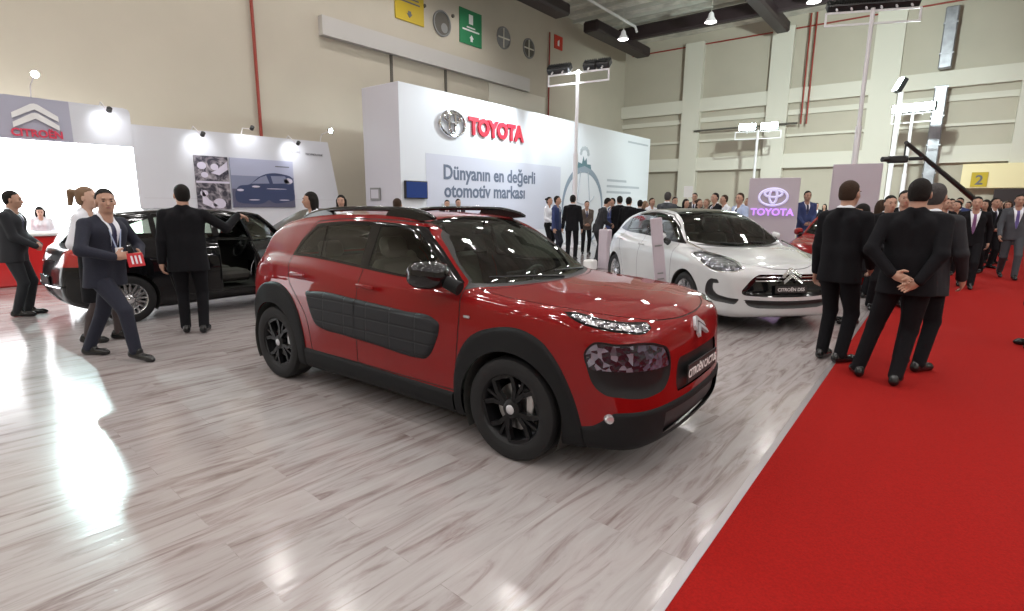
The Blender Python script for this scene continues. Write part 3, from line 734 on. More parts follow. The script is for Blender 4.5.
HAIR={}
def make_person(o,name='person'):
    """o: dict of options; faces +x, stands at the origin. Returns the body object with clothing children"""
    h=o.get('h',.012);fem=o.get('fem',False);bulk=o.get('bulk',1.0)
    feet=o.get('feet',[(.0,.10,.15),(.0,-.10,-.15)])        # left, right: x,y,yaw
    lift=o.get('lift',[0,0]); heelup=o.get('heel',[0,0])
    hc=A_([o.get('hipx',0),o.get('hipy',0),o.get('hipz',.93)])
    lean=A_([o.get('leanx',0),o.get('leany',0),0])
    ch=hc+A_([0,0,.38])+lean; nk=hc+A_([-.005,0,.56])+lean*1.35
    hd=nk+A_([.03,0,.135])+A_([o.get('headx',0),o.get('heady',0),0])
    yaw=o.get('headyaw',0);pit=o.get('headpitch',0)
    fx=A_([cos(yaw)*cos(pit),sin(yaw)*cos(pit),-sin(pit)]);fy=A_([-sin(yaw),cos(yaw),0]);fz=np.cross(fx,fy)
    hp=lambda x,y,z:hd+fx*x+fy*y+fz*z
    tw=o.get('twist',0);sw=(.165 if fem else .185)*(.5+.5*bulk)
    sh=[ch+A_([-sin(tw)*sw*s-.01,cos(tw)*sw*s,.105]) for s in(1,-1)]
    wr=o.get('wrists',[(.03,.26,.86),(.03,-.26,.86)])
    pole=o.get('poles',[(-1,.5,0),(-1,-.5,0)])
    el=[];wrs=[]
    for i in(0,1):
        e,w=ik(sh[i],A_(wr[i],)+A_([0,0,0]),.29,.265,pole[i]);el.append(e);wrs.append(w)
    hip=[hc+A_([0,s*.09,-.02]) for s in(1,-1)]
    ank=[];kn=[];toe=[];heel=[]
    for i,(x,y,a) in enumerate(feet):
        z=.085+lift[i]+heelup[i]; an=A_([x,y,z]);ank.append(an)
        k,_=ik(hip[i],an,.44,.415,(1,cos(1.57)+.1*(1,-1)[i],0));kn.append(k)
        d=A_([cos(a),sin(a),0]); up=heelup[i]
        toe.append(an+d*.15+A_([0,0,-.05-lift[i]*0-up*.95])); heel.append(an-d*.05+A_([0,0,-.04-up*.05]))
    # ---- skin body, one continuous surface
    b=Blob()
    b.el(hp(-.012,0,.035),(.096,.076,.092),.02,[fx,fy,fz]); b.el(hp(.022,0,-.030),(.070,.060,.078),.03,[fx,fy,fz])
    b.el(hp(.050,0,-.078),(.034,.034,.024),.02,[fx,fy,fz])                            # chin
    b.rc(hp(.084,0,.022),hp(.108,0,-.022),.008,.014,.012)                            # nose
    b.rc(hp(.078,.03,.038),hp(.082,-.03,.038),.012,.012,.014)                        # brow
    b.rc(hp(.086,.018,-.050),hp(.086,-.018,-.050),.009,.009,.008)                    # lips
    for s in(1,-1): b.el(hp(-.005,s*.078,.0),(.018,.010,.032),.008,[fx,fy,fz]); b.el(hp(.06,s*.035,-.012),(.025,.022,.022),.02,[fx,fy,fz])
    nr=.050 if fem else .058*(.6+.4*bulk)
    b.rc(nk-A_([0,0,.03]),hp(-.02,0,-.05),nr+.006,nr-.004,.03)
    b.rc(nk-A_([0,0,.02]),ch+A_([0,0,.02]),.042,.06,.03);b.rc(ch,hc,.085,.085,.04)
    r=.0085 if h<.011 else .0105
    hdir=o.get('hdir',[None,None]);palm=o.get('palm',[(0,-1,0),(0,1,0)]);curl=o.get('curl',[.45,.45])
    for i in(0,1):
        b.rc(ch+A_([0,0,.04]),sh[i]-A_([0,0,.02]),.04,.035,.03);b.rc(sh[i],el[i],.042,.034,.02);b.rc(el[i],wrs[i],.034,.026,.02)
        hand(b,wrs[i],hdir[i] if hdir[i] is not None else (wrs[i]-el[i]),palm[i],1 if i==0 else -1,r,curl[i])
        b.rc(hip[i],kn[i],.07,.048,.03);b.rc(kn[i],ank[i],.05,.034,.02);b.rc(heel[i]+A_([0,0,.005]),toe[i]-(toe[i]-heel[i])*.2,.024,.018,.02)
    V,Q=b.mesh(h)
    S=Soup(V,Q);body=mesh_obj(name,S.V,S.rest,o['skin'])
    # ---- upper garment
    sk=o.get('skirt',False);hem=o.get('hem',.80);wb=(.9 if fem else 1)*bulk
    j=Blob();sd=A_([-sin(tw),cos(tw),0])
    cz=ch
    for s in(1,-1):
        j.rc(cz+sd*s*.075*wb+A_([0,0,.03]),cz+sd*s*.062*wb-A_([lean[0]*.5,0,.22]),.112*wb,.100*wb,.04)
        j.rc(cz+sd*s*.062*wb-A_([lean[0]*.5,0,.22]),A_([hc[0],hc[1]+s*.075*wb,hem-.02]),.104*wb,(.118 if not fem else .105)*wb,.05)
        i=0 if s>0 else 1
        j.rc(nk+sd*s*.03-A_([0.012,0,.02]),sh[i]+A_([0,0,.0]),.046,.052,.03);j.rc(nk+A_([-.035,s*.03,-.005]),nk+A_([-.06,s*.08,-.09]),.034,.06,.03)
        j.rc(sh[i],el[i],.057*(.4+.6*wb),.054,.025);j.rc(el[i],wrs[i]-U(wrs[i]-el[i])*.012,.055,.041,.02)
        if fem: j.el(cz+sd*s*.07+A_([.085,0,.0]),(.055,.06,.06),.04)
    if o.get('belly'): j.el(hc+A_([.06,0,.14]),(.14,.15,.17),.06)
    # lapels / collar
    j.rc(nk+A_([-.03,.04,.005]),nk+A_([-.03,-.04,.005]),.03,.03,.03)
    d0=[U(wrs[i]-el[i]) for i in(0,1)]
    V,Q=j.mesh(h,lambda X,Y,Z:np.maximum(hem-Z,-1))
    S=Soup(V,Q);fw=A_([cos(tw),sin(tw),0])
    if o.get('shirt'):
        vb=ch[2]-o.get('vdepth',.14);vt=nk[2]+.03
        side=lambda P:(P-ch)@sd; 
        fr=lambda P:.02-(P-ch)@fw
        wv=o.get('vwidth',.075)
        sf=lambda P:np.maximum(np.maximum(np.abs(side(P))-wv*np.clip((P[:,2]-vb)/(vt-vb),0,1)**.8+.002,fr(P)),vb-P[:,2])
        sh_t=S.cut(sf)
        if o.get('tie'):
            tf=lambda P:np.abs(side(P))-(.020+.018*np.clip((vt-.02-P[:,2])/(vt-vb),0,1))
            tt,sh_t=S.cut(tf,sh_t); part(S,'tie',tt,o['tie'],body,off=.006)
        part(S,'shirt',sh_t,o['shirt'],body,off=.002)
        cf=lambda P:np.maximum(nk[2]+.018-P[:,2],np.linalg.norm(P[:,:2]-nk[:2],axis=1)-.10)
        cc=S.cut(cf);part(S,'collar',cc,o['shirt'],body,off=.001)
    part(S,o.get('top','jacket'),S.rest,o['jacket'],body)
    if o.get('cuffs'):
        for i in(0,1):
            c=Blob();c.rc(wrs[i]-d0[i]*.02,wrs[i]+d0[i]*.008,.034,.033,.01);V,Q=c.mesh(h);mesh_obj('shirt_cuff',V,Q,o['shirt'],body)
    # ---- trousers or skirt
    t=Blob()
    if sk:
        for s in(1,-1): t.rc(hc+A_([0,s*.05,.05]),hc+A_([0,s*.06,-.45]),.115,.125,.04)
        V,Q=t.mesh(h,lambda X,Y,Z:(hc[2]-.45)-Z);mesh_obj('skirt',V,Q,o['trousers'],body)
        lg=Blob()
        for i in(0,1): lg.rc(hip[i],kn[i],.078,.060,.02);lg.rc(kn[i],(kn[i]+ank[i])/2+A_([-.01,0,.03]),.060,.056,.02);lg.rc((kn[i]+ank[i])/2+A_([-.01,0,.03]),ank[i],.056,.042,.02)
        V,Q=lg.mesh(h);mesh_obj('tights',V,Q,o.get('tights',o['trousers']),body)
    else:
        for s,i in((1,0),(-1,1)):
            t.rc(hc+A_([0,s*.055*bulk,.05]),hc+A_([0,s*.06,-.03]),.098*bulk,.10*bulk,.03)
            t.rc(hip[i],kn[i],.092*bulk,.066,.025); t.rc(kn[i],ank[i]+A_([-.005,0,.0]),.066,.056,.02)
        V,Q=t.mesh(h,lambda X,Y,Z:.045+0*Z-Z);mesh_obj('trousers',V,Q,o['trousers'],body)
    for i in(0,1):
        f=Blob();f.rc(heel[i]-A_([0,0,.002]),toe[i]-A_([0,0,.0]),.040,.036,.02);f.rc(toe[i],toe[i]+(toe[i]-heel[i])*.18-A_([0,0,.004]),.036,.026,.02);f.rc(heel[i]+A_([.01,0,.03]),ank[i]+(toe[i]-heel[i])*.2,.036,.034,.02)
        zf=max(lift[i],0)
        V,Q=f.mesh(h*.9,lambda X,Y,Z:zf+.0005-Z);mesh_obj('shoe',V,Q,o['shoes'],body)
    # ---- hair
    hs=o.get('hair','short')
    if hs!='none':
        g=Blob()
        g.el(hp(-.020,0,.045),(.098,.081,.094),.01,[fx,fy,fz]);
        if hs in('short','crop'): g.el(hp(-.045,0,-.005),(.060,.074,.072),.02,[fx,fy,fz])
        if hs=='long':
            g.el(hp(-.05,0,-.03),(.07,.088,.11),.03,[fx,fy,fz])
            for s in(1,-1): g.rc(hp(-.02,s*.07,.02),hp(-.03,s*.075,-.16),.035,.03,.03)
            g.rc(hp(-.06,0,0),hp(-.075,0,-.20),.06,.045,.03)
        if hs=='bun': g.el(hp(-.05,0,-.01),(.062,.080,.075),.02,[fx,fy,fz]);g.rc(hp(-.12,0,.07),hp(-.15,0,.06),.03,.035,.02)
        if hs=='tail': g.el(hp(-.05,0,-.01),(.062,.080,.075),.02,[fx,fy,fz]);g.rc(hp(-.10,0,.07),hp(-.16,0,.07),.03,.035,.02);g.rc(hp(-.16,0,.07),hp(-.19,0,-.12),.035,.018,.02)
        lowz=-.075 if hs in('short','crop','bun','tail') else -.30
        if hs=='crop': lowz=-.05
        def clip(X,Y,Z):
            x=(X-hd[0])*fx[0]+(Y-hd[1])*fx[1]+(Z-hd[2])*fx[2];z=(X-hd[0])*fz[0]+(Y-hd[1])*fz[1]+(Z-hd[2])*fz[2];y=(X-hd[0])*fy[0]+(Y-hd[1])*fy[1]
            hl=x-.012-np.clip((z-.078+.12*np.abs(y))*4,-.0,.2)+.02*np.abs(y)/.08*0            # face region in front of the hairline
            if hs in('long',): hl=np.where(z>.062,x-.035-np.clip((z-.062)*4,0,.2),x-.038)
            if hs in ('short','crop'): hl=np.maximum(hl,np.where(z<-.035,x+.030,-1))
            return np.maximum(hl,lowz-z)
        V,Q=g.mesh(min(h,.010),clip);mesh_obj('hair',V,Q,o['hairm'],body)
        if hs=='bald': pass
    # ---- face
    if o.get('face',True):
        f=MB()
        for s in(1,-1):
            for (nm,x,z,rx,mt) in (('eye',.083,.012,(.006,.013,.006),M['eye']),('eyebrow',.092,.034,(.006,.019,.0045),o['hairm'])):
                q=Blob();q.el(hp(x,s*.032,z),rx,.001,[fx,fy,fz]);V,Q=q.mesh(.003);mesh_obj(nm,V,Q,mt,body)
        q=Blob();q.el(hp(.094,0,-.050),(.005,.022,.006),.001,[fx,fy,fz]);V,Q=q.mesh(.003);mesh_obj('mouth',V,Q,M['lip'],body)
    body['h0']=1.0;del body['h0']
    info=dict(hd=hd,wr=wrs,el=el,ch=ch,nk=nk,fx=fx,fy=fy,fz=fz,hp=hp,fw=fw,sd=sd)
    return body,info
def clone(o,**cols):
    """copy of a person and the parts; cols: part name -> material"""
    c=o.copy();link(c)
    for k in ('label','group','category'):
        if k in c: del c[k]
    def setm(ob,nm):
        base=nm.split('.')[0]
        if base in cols:
            ob.data=ob.data.copy();ob.data.materials[0]=cols[base]
    setm(c,'person')
    for ch in list(o.children):
        d=ch.copy();link(d);d.parent=c;setm(d,ch.name)
    return c
def put(o,x,y,face,label,group=None,s=1.0):
    o.location=(x,y,.006 if x>-.66 else 0);o.rotation_euler=(0,0,face);o.scale=(s,s,s);tag(o,label,'person',group);return o
def people_mats():
    M['skin']=mat('skin',(.42,.24,.17),.5,noise=(30,.08));M['skin_lt']=mat('skin_lt',(.52,.33,.25),.5);M['skin_dk']=mat('skin_dk',(.30,.17,.12),.5)
    M['suit_black']=mat('suit_black',(.007,.007,.009),.9,spec=.2,noise=(60,.15));M['suit_navy']=mat('suit_navy',(.012,.014,.028),.85,noise=(60,.15))
    M['suit_grey']=mat('suit_grey',(.05,.055,.065),.85);M['suit_char']=mat('suit_char',(.013,.014,.018),.85);M['suit_blue']=mat('suit_blue',(.025,.04,.13),.8);M['suit_brown']=mat('suit_brown',(.08,.06,.05),.85)
    M['shirt_w']=mat('shirt_w',(.72,.74,.80),.7);M['shirt_b']=mat('shirt_b',(.35,.42,.6),.7)
    M['tie_navy']=mat('tie_navy',(.02,.02,.06),.5);M['tie_purple']=mat('tie_purple',(.16,.06,.16),.5);M['tie_red']=mat('tie_red',(.3,.02,.03),.5);M['tie_violet']=mat('tie_violet',(.10,.07,.25),.5)
    M['shoe']=mat('shoe',(.010,.010,.011),.25);M['hair_dk']=mat('hair_dk',(.010,.008,.007),.8,spec=.25,bump=(120,.8));M['hair_br']=mat('hair_br',(.04,.022,.013),.8,spec=.25,bump=(120,.8));M['hair_gr']=mat('hair_gr',(.06,.055,.055),.8,spec=.25,bump=(120,.8))
    M['eye']=mat('eye',(.06,.05,.045),.2);M['lip']=mat('lip',(.30,.12,.10),.5);M['tights']=mat('tights',(.05,.035,.035),.6)
    M['hair_bl']=mat('hair_bl',(.16,.09,.045),.55)
Xc=lambda V:V[:,0]
Yc=lambda V:V[:,1]
AYc=lambda V:np.abs(V[:,1])
Zc=lambda V:V[:,2]
def rev(p): return p
def common_cabin(S,root,paint,dlo,glasses,fd,rd,ws,pil,rw=None,dark=True,zmin=1.0,handles=(),mir=None,trim=None,no_front_door=0,glass=None,sy=.5):
    X,Y,AY,Z=Xc,Yc,AYc,Zc; lin=[];gl=M['gloss_black'];glass=glass or M['glass'];dd={}
    for sgn in(-1,1):
        sd=lambda V,sgn=sgn:.3-sgn*Y(V)
        D=S.cut(lambda V:np.maximum.reduce([dlo(X(V),Z(V)),sd(V),zmin-.06-Z(V)]))
        G=[]
        for g in glasses:
            t,D=S.cut(lambda V:g(X(V),Z(V)),D);G.append(t)
        part(S,'window_surround',D,trim or gl,root,off=.001);lin.append(D)
        f_,ga=outlined(S,lambda V:np.maximum(fd(X(V),Z(V)),sy-sgn*Y(V)),0);r_,gb=outlined(S,lambda V:np.maximum(rd(X(V),Z(V)),sy-sgn*Y(V)),0)
        part(S,'panel_gap',ga,M['lining'],root,off=-.004);part(S,'panel_gap',gb,M['lining'],root,off=-.004)
        if sgn==no_front_door: dd['fd']=f_;dd['fg']=G[0];fdo=None
        else:
            fdo=part(S,'front_door',f_,paint,root);part(S,'window_glass',G[0],glass,fdo,off=-.003);lin.append(f_)
        rdo=part(S,'rear_door',r_,paint,root);lin.append(r_)
        part(S,'window_glass',G[1],glass,rdo,off=-.003)
        if len(G)>2: part(S,'quarter_window',G[2],glass,root,off=-.003)
        for i,(hx,hy,hz) in enumerate(handles):
            q=(fdo,rdo)[i]
            if q is None: continue
            h=MB();h.box((hx,sgn*hy,hz),(.20,.024,.03),bev=.008);h.build('door_handle',paint,q,smooth='auto')
        if mir:
            mx,my,mz,mm,sc=mir; mo=mirror(root,0,0,0,sgn,mm,gl,sc=sc);mo.location=(mx-(.1 if sgn>0 else 0),sgn*my,mz);mo.rotation_euler=(0,0,sgn*radians(55))
    W=S.cut(ws);part(S,'windscreen',W,M['glass_ws'],root,off=-.002)
    for sg in (1,-1):
        ap=S.cut(lambda V:np.maximum(pil(V),-sg*Y(V)));part(S,'windscreen_pillar',ap,paint,root);lin.append(ap)
    if rw is not None: t=S.cut(rw);part(S,'rear_window',t,glass,root)
    return lin,dd
def build_white(root):
    F=big_hatch_field();S=sym_shell(F,(-3.7,0,.1),(1.08,1.02,1.58),.024)
    wh=M['white_paint'];X,Y,AY,Z=Xc,Yc,AYc,Zc;gl=M['gloss_black'];u=lambda V:AY(V)-X(V)
    holes(S,[0,-2.727],.335,.372)
    for wx in(0,-2.727):
        for sg in(-1,1): well(root,wx,sg,.335,.376,.905)
    part(S,'underbody',S.cut(lambda V:Z(V)-.20),M['cladding'],root)
    dlo=poly_field([(-3.02,1.12,1),(-2.65,1.09),(-1.69,1.07),(-.92,1.04),(-.33,1.015,1),(-.44,1.07,1),(-.73,1.235),(-1.08,1.375,1),(-1.4,1.415),(-2.0,1.425),(-2.45,1.375),(-2.78,1.27),(-2.98,1.16)])
    g1=poly_field([(-.80,1.065,1),(-.78,1.225),(-1.1,1.352,1),(-1.40,1.393),(-1.62,1.40,1),(-1.60,1.085,1),(-1.2,1.07)])
    g2=poly_field([(-1.70,1.405,1),(-1.68,1.09,1),(-2.4,1.10),(-2.62,1.115,1),(-2.62,1.31,1),(-2.4,1.365),(-2.0,1.40)])
    g3=poly_field([(-.47,1.055,1),(-.74,1.205,1),(-.74,1.06,1)])
    fd=poly_field([(-.42,.33,1),(-.40,.7),(-.47,1.05,1),(-.74,1.25),(-1.1,1.40,1),(-1.4,1.43),(-1.65,1.44,1),(-1.654,.33,1)])
    rd=poly_field([(-1.646,.33,1),(-1.644,1.44,1),(-2.0,1.44),(-2.45,1.395),(-2.66,1.33,1),(-2.68,1.1),(-2.52,.85),(-2.36,.68),(-2.22,.33,1)])
    lin,_=common_cabin(S,root,wh,dlo,[g1,g2,g3],fd,rd,
        lambda V:np.maximum.reduce([-X(V)-1.22+.2*AY(V)**2,X(V)+.08+.62*AY(V)**2,.99-Z(V),AY(V)-curve1([(1.0,.735),(1.2,.64),(1.40,.53),(1.6,.48)])(Z(V))]),
        lambda V:np.maximum.reduce([-X(V)-1.15,1.02-Z(V),AY(V)-.84,Z(V)-1.38,X(V)+.2]),
        lambda V:np.maximum.reduce([X(V)+3.18,1.08-Z(V),Z(V)-1.30,AY(V)-.60]),handles=[(-1.5,.925,.93),(-2.5,.925,.96)],mir=(-.74,.96,1.09,wh,.82))
    rp=S.cut(lambda V:np.maximum.reduce([-X(V)-2.75,X(V)+1.2,AY(V)-.50,1.36-Z(V)]));part(S,'roof_glass',rp,gl,root,off=.001)
    cw=S.cut(lambda V:np.maximum.reduce([X(V)+.03+.60*Y(V)**2,.95-Z(V),AY(V)-.72,-X(V)-.5,Z(V)-1.06]));part(S,'cowl_panel',cw,M['plastic_dk'],root)
    # headlamps
    lp=poly_field([(.92,.93,1),(.66,.955,1),(.36,.925),(-.10,.855),(-.27,.80,1),(-.17,.765),(-.02,.748),(.24,.75),(.44,.80),(.62,.86)])
    # side vents
    vo=poly_field([(.27,.655,1),(.14,.655,1),(.11,.62),(.22,.60,1),(.22,.54),(.14,.475),(.02,.455),(-.25,.435,1),(-.19,.365,1),(0,.375),(.27,.40),(.37,.46),(.37,.55),(.33,.62)])
    for sg in(-1,1):
        on=lambda V,sg=sg:np.maximum(.0-X(V),-sg*Y(V))
        t=S.cut(lambda V:np.maximum(lp(u(V),Z(V)),on(V)))
        inn,t=S.cut(lambda V:lp(u(V),Z(V))+.012,t)
        o=part(S,'headlamp',t,M['chrome'],root,off=.001);part(S,'headlamp_lens',inn,M['lens_mid'],o,off=-.004)
        t=S.cut(lambda V:np.maximum(vo(u(V),Z(V)),on(V)));part(S,'bumper_vent',t,M['mesh_dk'],root,offf=lambda V:-.02*np.clip(-vo(u(V),Z(V))/.03,0,1))
        tl=S.cut(lambda V:np.maximum.reduce([X(V)+3.25,np.abs(Z(V)-.95)-.09,.5-sg*Y(V)]));part(S,'tail_lamp',tl,M['lens_red'],root,off=.002)
        # chrome blade from the headlamp to the window corner
        hit=[(-.36,.735,1.055),(-.2,.725,1.015),(0,.70,.975),(.16,.675,.945)]
        b=MB();b.tube([(x,sg*(y+.012),z+.004) for x,y,z in hit],[.010,.016,.014,.006],8);b.build('chrome_blade',M['chrome'],root,smooth=True)
    gr=poly_field([(-.40,.735,1),(.40,.735,1),(.47,.70),(.60,.55,1),(.60,.505),(.56,.48,1),(.3,.463),(0,.458),(-.3,.463),(-.56,.48,1),(-.60,.505),(-.60,.55,1),(-.47,.70)])
    lo=poly_field([(-.58,.43,1),(0,.412),(.58,.43,1),(.52,.36),(.40,.325,1),(0,.315),(-.40,.325,1),(-.52,.36)])
    t=S.cut(lambda V:np.maximum(gr(Y(V),Z(V)),.5-X(V)));o=part(S,'grille',t,M['gloss_black'],root,offf=lambda V:-.03*np.clip(-gr(Y(V),Z(V))/.05,0,1))
    b=MB()
    for z in (.70,.655):
        b.tube([(.93-.12*y*y-.02,y,z) for y in np.linspace(-.44,.44,13)],.007,6)
    b.build('grille_bar',M['chrome'],o,smooth=True)
    b=MB();b.box((.948,0,.555),(.008,.42,.09),bev=.002);pb=b.build('number_plate',M['plastic_dk'],root)
    text_mesh('CITROËN DS5',.058,.001,'plate_lettering',M['white_print'],pb,(((0,1,0),(0,0,1),(1,0,0)),(.953,0,.552)),bold=.001)
    t=S.cut(lambda V:np.maximum(lo(Y(V),Z(V)),.5-X(V)));part(S,'lower_intake',t,M['mesh_dk'],root,offf=lambda V:-.03*np.clip(-lo(Y(V),Z(V))/.05,0,1))
    chevrons(root,(.925,0,.715),(-.32,0,.95),(.95,0,.32),.24,M['chrome'])
    hh=poly_field([(0,.0,1),(-.10,.35),(-.30,.66,1),(.1,.66),(.45,.58),(.72,.43),(.84,.25),(.87,0,1),(.87,-.02,1),(0,-.02,1)])
    hood,hgap=outlined(S,lambda V:np.maximum(hh(X(V),AY(V)),.74-Z(V)),0);part(S,'bonnet',hood,wh,root);part(S,'panel_gap',hgap,M['lining'],root,off=-.004)
    part(S,'body_shell',S.rest,wh,root);up,_=S.cut(lambda V:np.maximum(.75-Z(V),X(V)+.2),S.rest);lin.append(up);lining(S,lin,root)
    interior(root,-1.25,0,M['seat_dk'],-.55,.95)
    b=MB();b.box((-1.02,0,1.33),(.03,.22,.07),bev=.015);b.tube([(-1.01,0,1.34),(-1.0,0,1.41)],.008,6);b.build('rear_view_mirror',M['plastic_dk'],root,smooth='auto')
    b=MB()
    for y0,y1 in((.60,.02),(.0,-.58)):
        b.tube([(-.10-.62*y*y-k,y,.995+z) for y,k,z in((y0,.02,.03),((y0+y1)/2,.05,.045),(y1,.09,.06))],[.012,.008,.006],6)
    b.build('wiper',M['plastic_dk'],root,smooth='auto')
    for sg in(-1,1): 
        for wx in(0,-2.727): wheel(root,wx,sg*.80,sg,.333,.235,7,M['alloy'])
    return root
def build_hatch(root,paint,open_car=False,lampm=None):
    """generic small five-door hatchback; open_car lifts the bonnet and opens the right front door"""
    F=dark_hatch_field();S=sym_shell(F,(-3.4,0,.1),(.95,.95,1.53),.026)
    X,Y,AY,Z=Xc,Yc,AYc,Zc;gl=M['gloss_black'];u=lambda V:AY(V)-X(V);wb=2.6
    holes(S,[0,-wb],.31,.345)
    for wx in(0,-wb):
        for sg in(-1,1): well(root,wx,sg,.31,.348,.835)
    part(S,'underbody',S.cut(lambda V:Z(V)-.20),M['cladding'],root)
    dlo=poly_field([(-2.72,1.06,1),(-2.3,1.045),(-1.4,1.02),(-.50,.995,1),(-.72,1.18),(-.98,1.345,1),(-1.3,1.385),(-1.9,1.39),(-2.3,1.36,1),(-2.58,1.25)])
    g1=poly_field([(-.62,1.025,1),(-.76,1.16),(-1.0,1.32,1),(-1.3,1.36),(-1.42,1.365,1),(-1.42,1.045,1)])
    g2=poly_field([(-1.50,1.365,1),(-1.50,1.05,1),(-2.18,1.07,1),(-2.18,1.345,1),(-1.9,1.365)])
    g3=poly_field([(-2.24,1.335,1),(-2.24,1.075,1),(-2.62,1.085,1),(-2.50,1.23)])
    fd=poly_field([(-.40,.30,1),(-.38,.7),(-.45,1.0,1),(-.72,1.20),(-.98,1.37,1),(-1.3,1.41),(-1.46,1.415,1),(-1.464,.30,1)])
    rd=poly_field([(-1.456,.30,1),(-1.454,1.415,1),(-1.9,1.41),(-2.20,1.385,1),(-2.22,1.05),(-2.22,.85),(-2.16,.68),(-2.06,.30,1)])
    side=-1 if open_car else 0
    lin,dd=common_cabin(S,root,paint,dlo,[g1,g2,g3],fd,rd,
        lambda V:np.maximum.reduce([-X(V)-1.13+.2*AY(V)**2,X(V)+.20+.45*AY(V)**2,.985-Z(V),AY(V)-curve1([(1.0,.70),(1.2,.62),(1.40,.52),(1.6,.48)])(Z(V))]),
        lambda V:np.maximum.reduce([-X(V)-1.05,1.0-Z(V),AY(V)-.84,Z(V)-1.34,X(V)+.25]),
        lambda V:np.maximum.reduce([X(V)+2.95,1.02-Z(V),Z(V)-1.32,AY(V)-.55]),handles=[(-1.34,.862,.90),(-2.1,.862,.92)],mir=None,no_front_door=side)
    for sg in(-1,1):
        if sg!=side:
            mo=mirror(root,0,0,0,sg,paint,gl,sc=.9);mo.location=(-.68,sg*.87,1.03);mo.rotation_euler=(0,0,sg*radians(62))
        tl=S.cut(lambda V:np.maximum.reduce([X(V)+2.92,np.abs(Z(V)-.86)-.11,.50-sg*Y(V)]));part(S,'tail_lamp',tl,M['lens_red'],root,off=.003)
        lp=poly_field([(.35,.80,1),(.1,.82),(-.18,.78,1),(-.22,.70,1),(0,.66),(.25,.68,1)])
        t=S.cut(lambda V:np.maximum.reduce([lp(u(V),Z(V)),-X(V),-sg*Y(V)]));part(S,'headlamp',t,M['lens'],root,off=.001)
    t=S.cut(lambda V:np.maximum.reduce([.5-X(V),np.abs(Z(V)-.42)-.09,AY(V)-.55]));part(S,'lower_intake',t,M['mesh_dk'],root,off=-.01)
    b=MB();b.box((-3.285,0,.56),(.012,.52,.11),bev=.002);b.build('number_plate',M['plastic_dk'],root)
    b=MB();b.tube([(-3.305+.12*y*y*1.6,y,.50) for y in np.linspace(-.62,.62,13)],.012,6);b.build('bumper_trim',M['chrome'],root,smooth=True)
    b=MB();b.tube([(-3.22+.12*y*y*1.6,y,.80) for y in np.linspace(-.45,.45,13)],.010,6);b.build('tailgate_trim',M['chrome'],root,smooth=True)
    hh=poly_field([(-.13,.0,1),(-.18,.35),(-.32,.64,1),(.0,.66),(.40,.60),(.62,.45),(.72,.25),(.75,0,1),(.75,-.02,1),(-.13,-.02,1)])
    hood,hgap=outlined(S,lambda V:np.maximum(hh(X(V),AY(V)),.70-Z(V)),0)
    if not open_car:
        part(S,'bonnet',hood,paint,root);part(S,'panel_gap',hgap,M['lining'],root,off=-.004)
    else:
        o=part(S,'bonnet',hood,paint,root,offf=lambda V:np.zeros(len(V)));m=o.modifiers.new('thick','SOLIDIFY');m.thickness=.03
        t=radians(38);piv=A_([-.25,0,.98]);n=len(o.data.vertices);co=np.empty(n*3);o.data.vertices.foreach_get('co',co);co=co.reshape(-1,3)-piv
        R=A_([[cos(t),0,-sin(t)],[0,1,0],[sin(t),0,cos(t)]]);co=co@R.T+piv;o.data.vertices.foreach_set('co',co.ravel());o.data.update()
        b=MB();b.box((.2,0,.62),(.6,.5,.30),bev=.04);b.box((.15,-.38,.70),(.35,.2,.16),bev=.03);b.box((.1,.40,.72),(.28,.2,.16),bev=.03);b.tube([(.45,-.2,.8),(.2,-.1,.84),(-.05,-.2,.82)],.04,8)
        b.build('engine',M['steel_dk'],root,smooth='auto')
        b=MB();b.box((.2,0,.46),(.95,1.3,.02));b.build('engine_tray',M['lining'],root)
        b=MB();b.tube([(.55,-.55,.80),(.42,-.52,1.32)],.006,6);b.build('bonnet_stay',M['steel'],root)
    part(S,'body_shell',S.rest,paint,root);up,_=S.cut(lambda V:np.maximum(.70-Z(V),X(V)+.2),S.rest);lin.append(up);lining(S,lin,root)
    interior(root,-1.2,0,M['seat_dk'],-.60,.93)
    for sg in(-1,1):
        for wx in(0,-wb): wheel(root,wx,sg*.745,sg,.308,.205,9,M['alloy'])
    if open_car:
        t=dd['fd'];hinge=A_([-.42,-.84,0])
        e=link(bpy.data.objects.new('front_door',bpy.data.meshes.new('front_door')));bpy.data.objects.remove(e)
        V0=S.V.copy();S.V=S.V-hinge
        d=part(S,'front_door',t,paint,root);d.location=hinge;d.rotation_euler=(0,0,radians(40))
        m=d.modifiers.new('thick','SOLIDIFY');m.thickness=.05;m.offset=-1
        S.V=V0-hinge;part(S,'window_glass',dd['fg'],M['glass'],d,off=-.01)
        # window frame left around the glass
        b=MB();P=spline([(-.50,1.0,1),(-.72,1.19),(-.98,1.36,1),(-1.3,1.395),(-1.46,1.40,1),(-1.46,1.03,1)],.05,closed=False)
        yy=curve1([(.7,.82),(.92,.80),(1.0,.775),(1.1,.735),(1.22,.69),(1.32,.645),(1.4,.60)])
        b.tube([(x-hinge[0],-float(yy(z))-.0-hinge[1],z) for x,z in P],.022,8);b.build('window_frame',gl,d,smooth=True)
        b=MB();b.box((-.9-hinge[0],.10+.0,.68),(.9,.04,.55),bev=.015);b.box((-1.0-hinge[0],.15,.74),(.5,.06,.06),bev=.02);b.build('door_trim',M['plastic_dk'],d,smooth='auto')
        mo=mirror(d,0,0,0,-1,paint,gl,sc=.9);mo.location=(-.62-hinge[0],-.95-hinge[1],1.03)
    return root
def car_mats2():
    M['white_paint']=mat('white_paint',(.56,.57,.58),.25,coat=1,coatr=.02)
    M['black_paint']=mat('black_paint',(.004,.004,.005),.3,spec=.05,coat=.7,coatr=.02)
    M['lens_mid']=lens_mat('lens_mid',(.38,.38,.43),(.03,.03,.035),75)
